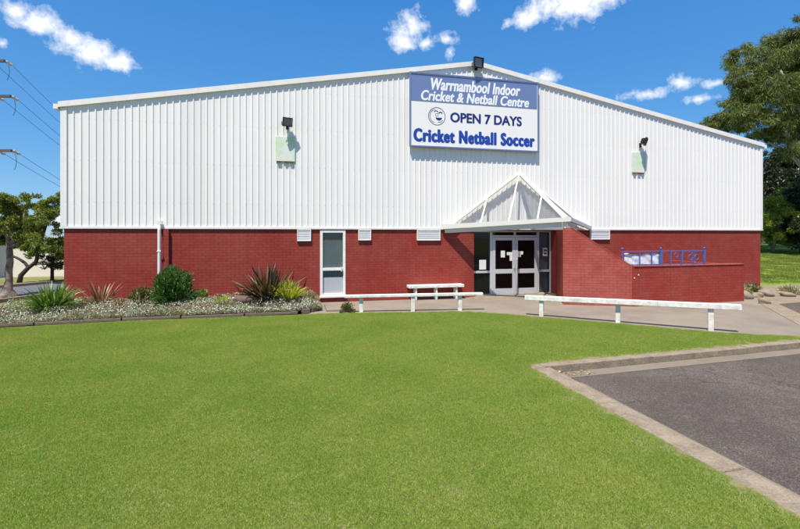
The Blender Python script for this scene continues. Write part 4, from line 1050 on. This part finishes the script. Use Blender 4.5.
# ---------------------------------------------------------------- lawn blades and litter
def inside(px_, py_, poly):
    c = np.zeros(len(px_), bool); j = len(poly) - 1
    for i in range(len(poly)):
        xi, yi = poly[i]; xj, yj = poly[j]
        c ^= ((yi > py_) != (yj > py_)) & (px_ < (xj - xi) * (py_ - yi) / (yj - yi + 1e-12) + xi); j = i
    return c
def dist_edge(px_, py_, poly):
    d = np.full(len(px_), 1e9)
    for i in range(len(poly)):
        x0, y0 = poly[i]; x1, y1 = poly[(i + 1) % len(poly)]
        L2 = (x1 - x0) ** 2 + (y1 - y0) ** 2
        t = np.clip(((px_ - x0) * (x1 - x0) + (py_ - y0) * (y1 - y0)) / L2, 0, 1)
        d = np.minimum(d, np.hypot(px_ - x0 - t * (x1 - x0), py_ - y0 - t * (y1 - y0)))
    return d
def gn_scatter():
    ng = bpy.data.node_groups.new('turf_scatter', 'GeometryNodeTree')
    ng.interface.new_socket('Geometry', in_out='INPUT', socket_type='NodeSocketGeometry')
    ng.interface.new_socket('Geometry', in_out='OUTPUT', socket_type='NodeSocketGeometry')
    nd = ng.nodes; lk = ng.links.new
    gi, go = nd.new('NodeGroupInput'), nd.new('NodeGroupOutput')
    at = nd.new('GeometryNodeInputNamedAttribute'); at.data_type = 'FLOAT'; at.inputs[0].default_value = 'patch'
    cp = nd.new('FunctionNodeCompare'); cp.data_type = 'FLOAT'; cp.operation = 'GREATER_THAN'; cp.inputs[1].default_value = .5
    lk(at.outputs[0], cp.inputs[0])
    sp = nd.new('GeometryNodeSeparateGeometry'); sp.domain = 'POINT'; lk(gi.outputs[0], sp.inputs[0]); lk(cp.outputs[0], sp.inputs[1])
    g2 = nd.new('GeometryNodeGeometryToInstance'); lk(sp.outputs[0], g2.inputs[0])
    io = nd.new('GeometryNodeInstanceOnPoints'); lk(sp.outputs[1], io.inputs['Points']); lk(g2.outputs[0], io.inputs['Instance'])
    rv = nd.new('FunctionNodeRandomValue'); rv.data_type = 'FLOAT_VECTOR'; rv.inputs[0].default_value = (0, 0, 0); rv.inputs[1].default_value = (.0, .0, 6.283)
    lk(rv.outputs[0], io.inputs['Rotation'])
    s2 = nd.new('GeometryNodeInputNamedAttribute'); s2.data_type = 'FLOAT'; s2.inputs[0].default_value = 'size'
    lk(s2.outputs[0], io.inputs['Scale'])
    lk(io.outputs[0], go.inputs[0])
    return ng
GN = gn_scatter()
def turf(name, label, P, size, mat, rad, nb, h0, h1, wd):
    a = rng.uniform(0, 2 * math.pi, nb); r = rad * np.sqrt(rng.random(nb))
    root = np.stack([r * np.cos(a), r * np.sin(a), np.zeros(nb)], 1)
    D = np.array([0, 0, 1.]) + rng.normal(size=(nb, 3)) * np.array([.75, .75, .1]); D[:, 2] = np.abs(D[:, 2]); D = unit(D)
    L_ = rng.uniform(h0, h1, (nb, 1)); side = unit(np.cross(D, rng.normal(size=(nb, 3)))) * wd / 2
    V = np.stack([root - side, root + side, root + D * L_ + np.array([0, 0, -.004])], 1).reshape(-1, 3)
    F = np.arange(3 * nb).reshape(-1, 3)
    allV = np.concatenate([V, P])
    o = mesh_np(name, allV, F, mat)
    me = o.data
    at = me.attributes.new('patch', 'FLOAT', 'POINT'); at.data.foreach_set('value', np.concatenate([np.ones(len(V)), np.zeros(len(P))]).astype(np.float32))
    at = me.attributes.new('size', 'FLOAT', 'POINT'); at.data.foreach_set('value', np.concatenate([np.ones(len(V)), size]).astype(np.float32))
    md = o.modifiers.new('turf', 'NODES'); md.node_group = GN
    return tag(o, label, 'grass', kind='stuff')
# points in world xy, kept to the visible fan of the lawn with a margin
sp_ = .16
gx, gy = np.meshgrid(np.arange(-14, 13, sp_), np.arange(1.5, 13.5, sp_))
gx = gx.ravel() + rng.uniform(-.08, .08, gx.size); gy = gy.ravel() + rng.uniform(-.08, .08, gy.size)
LW = [tuple(W(*p).xy) for p in LAWN]
ins = inside(gx, gy, LW) & (np.abs(gx) < gy * 1.05 + 2.2)
gx, gy = gx[ins], gy[ins]
de = dist_edge(gx, gy, LW)
la, lb = LOC(gx, gy)
nearfar = (lb < -7.0) & (la > 10.6)                               # thin worn strip along the far kerb
keep = np.where(nearfar, de > .06 + .16 * rng.random(len(de)), de > .02 + .04 * rng.random(len(de)))
gx, gy, de = gx[keep], gy[keep], de[keep]
size = np.clip(.3 + de * 2.6, .32, 1) * rng.uniform(.85, 1.15, len(gx))
turf('lawn_grass', 'short mown green lawn grass', np.stack([gx, gy, np.zeros(len(gx))], 1), size, M['grass'], .2, 1500, .012, .030, .005)
# grass on the bank
n = 2600
a = rng.uniform(25.9, 44, n); b = rng.uniform(.9, 22, n)
zz = np.array([hgt(x, y) for x, y in zip(a, b)]) - .03
P = np.stack([OX + a * ct - b * st, OY + a * st + b * ct, zz], 1)
M['bgrass'] = leafmat('bank grass blade', (.13, .20, .018), (.29, .34, .065), .4, .02, .5)
turf('bank_grass', 'green grass on the bank right of the hall', P, rng.uniform(.7, 1.2, n), M['bgrass'], .45, 700, .04, .09, .012)
# fallen leaves in the kerb corner
n = 60
aL = rng.uniform(10.75, 11.5, n); bL = -8.05 - rng.random(n) ** 2 * .25 + (aL - 10.4) * .05
P = np.stack([OX + aL * ct - bL * st, OY + aL * st + bL * ct, np.full(n, -.112) + rng.random(n) * .02], 1)
M['litter'] = leafmat('fallen leaf', (.2, .1, .04), (.5, .36, .22), .1, .03)
D = rng.normal(size=(n, 3)) * np.array([1, 1, .15]); v, f = leaves(P, D, rng.uniform(.03, .07, n), rng.uniform(.02, .035, n))
tag(mesh_np('leaf_litter', v, f, M['litter']), 'fallen brown leaves gathered in the kerb corner', 'leaves', kind='stuff')
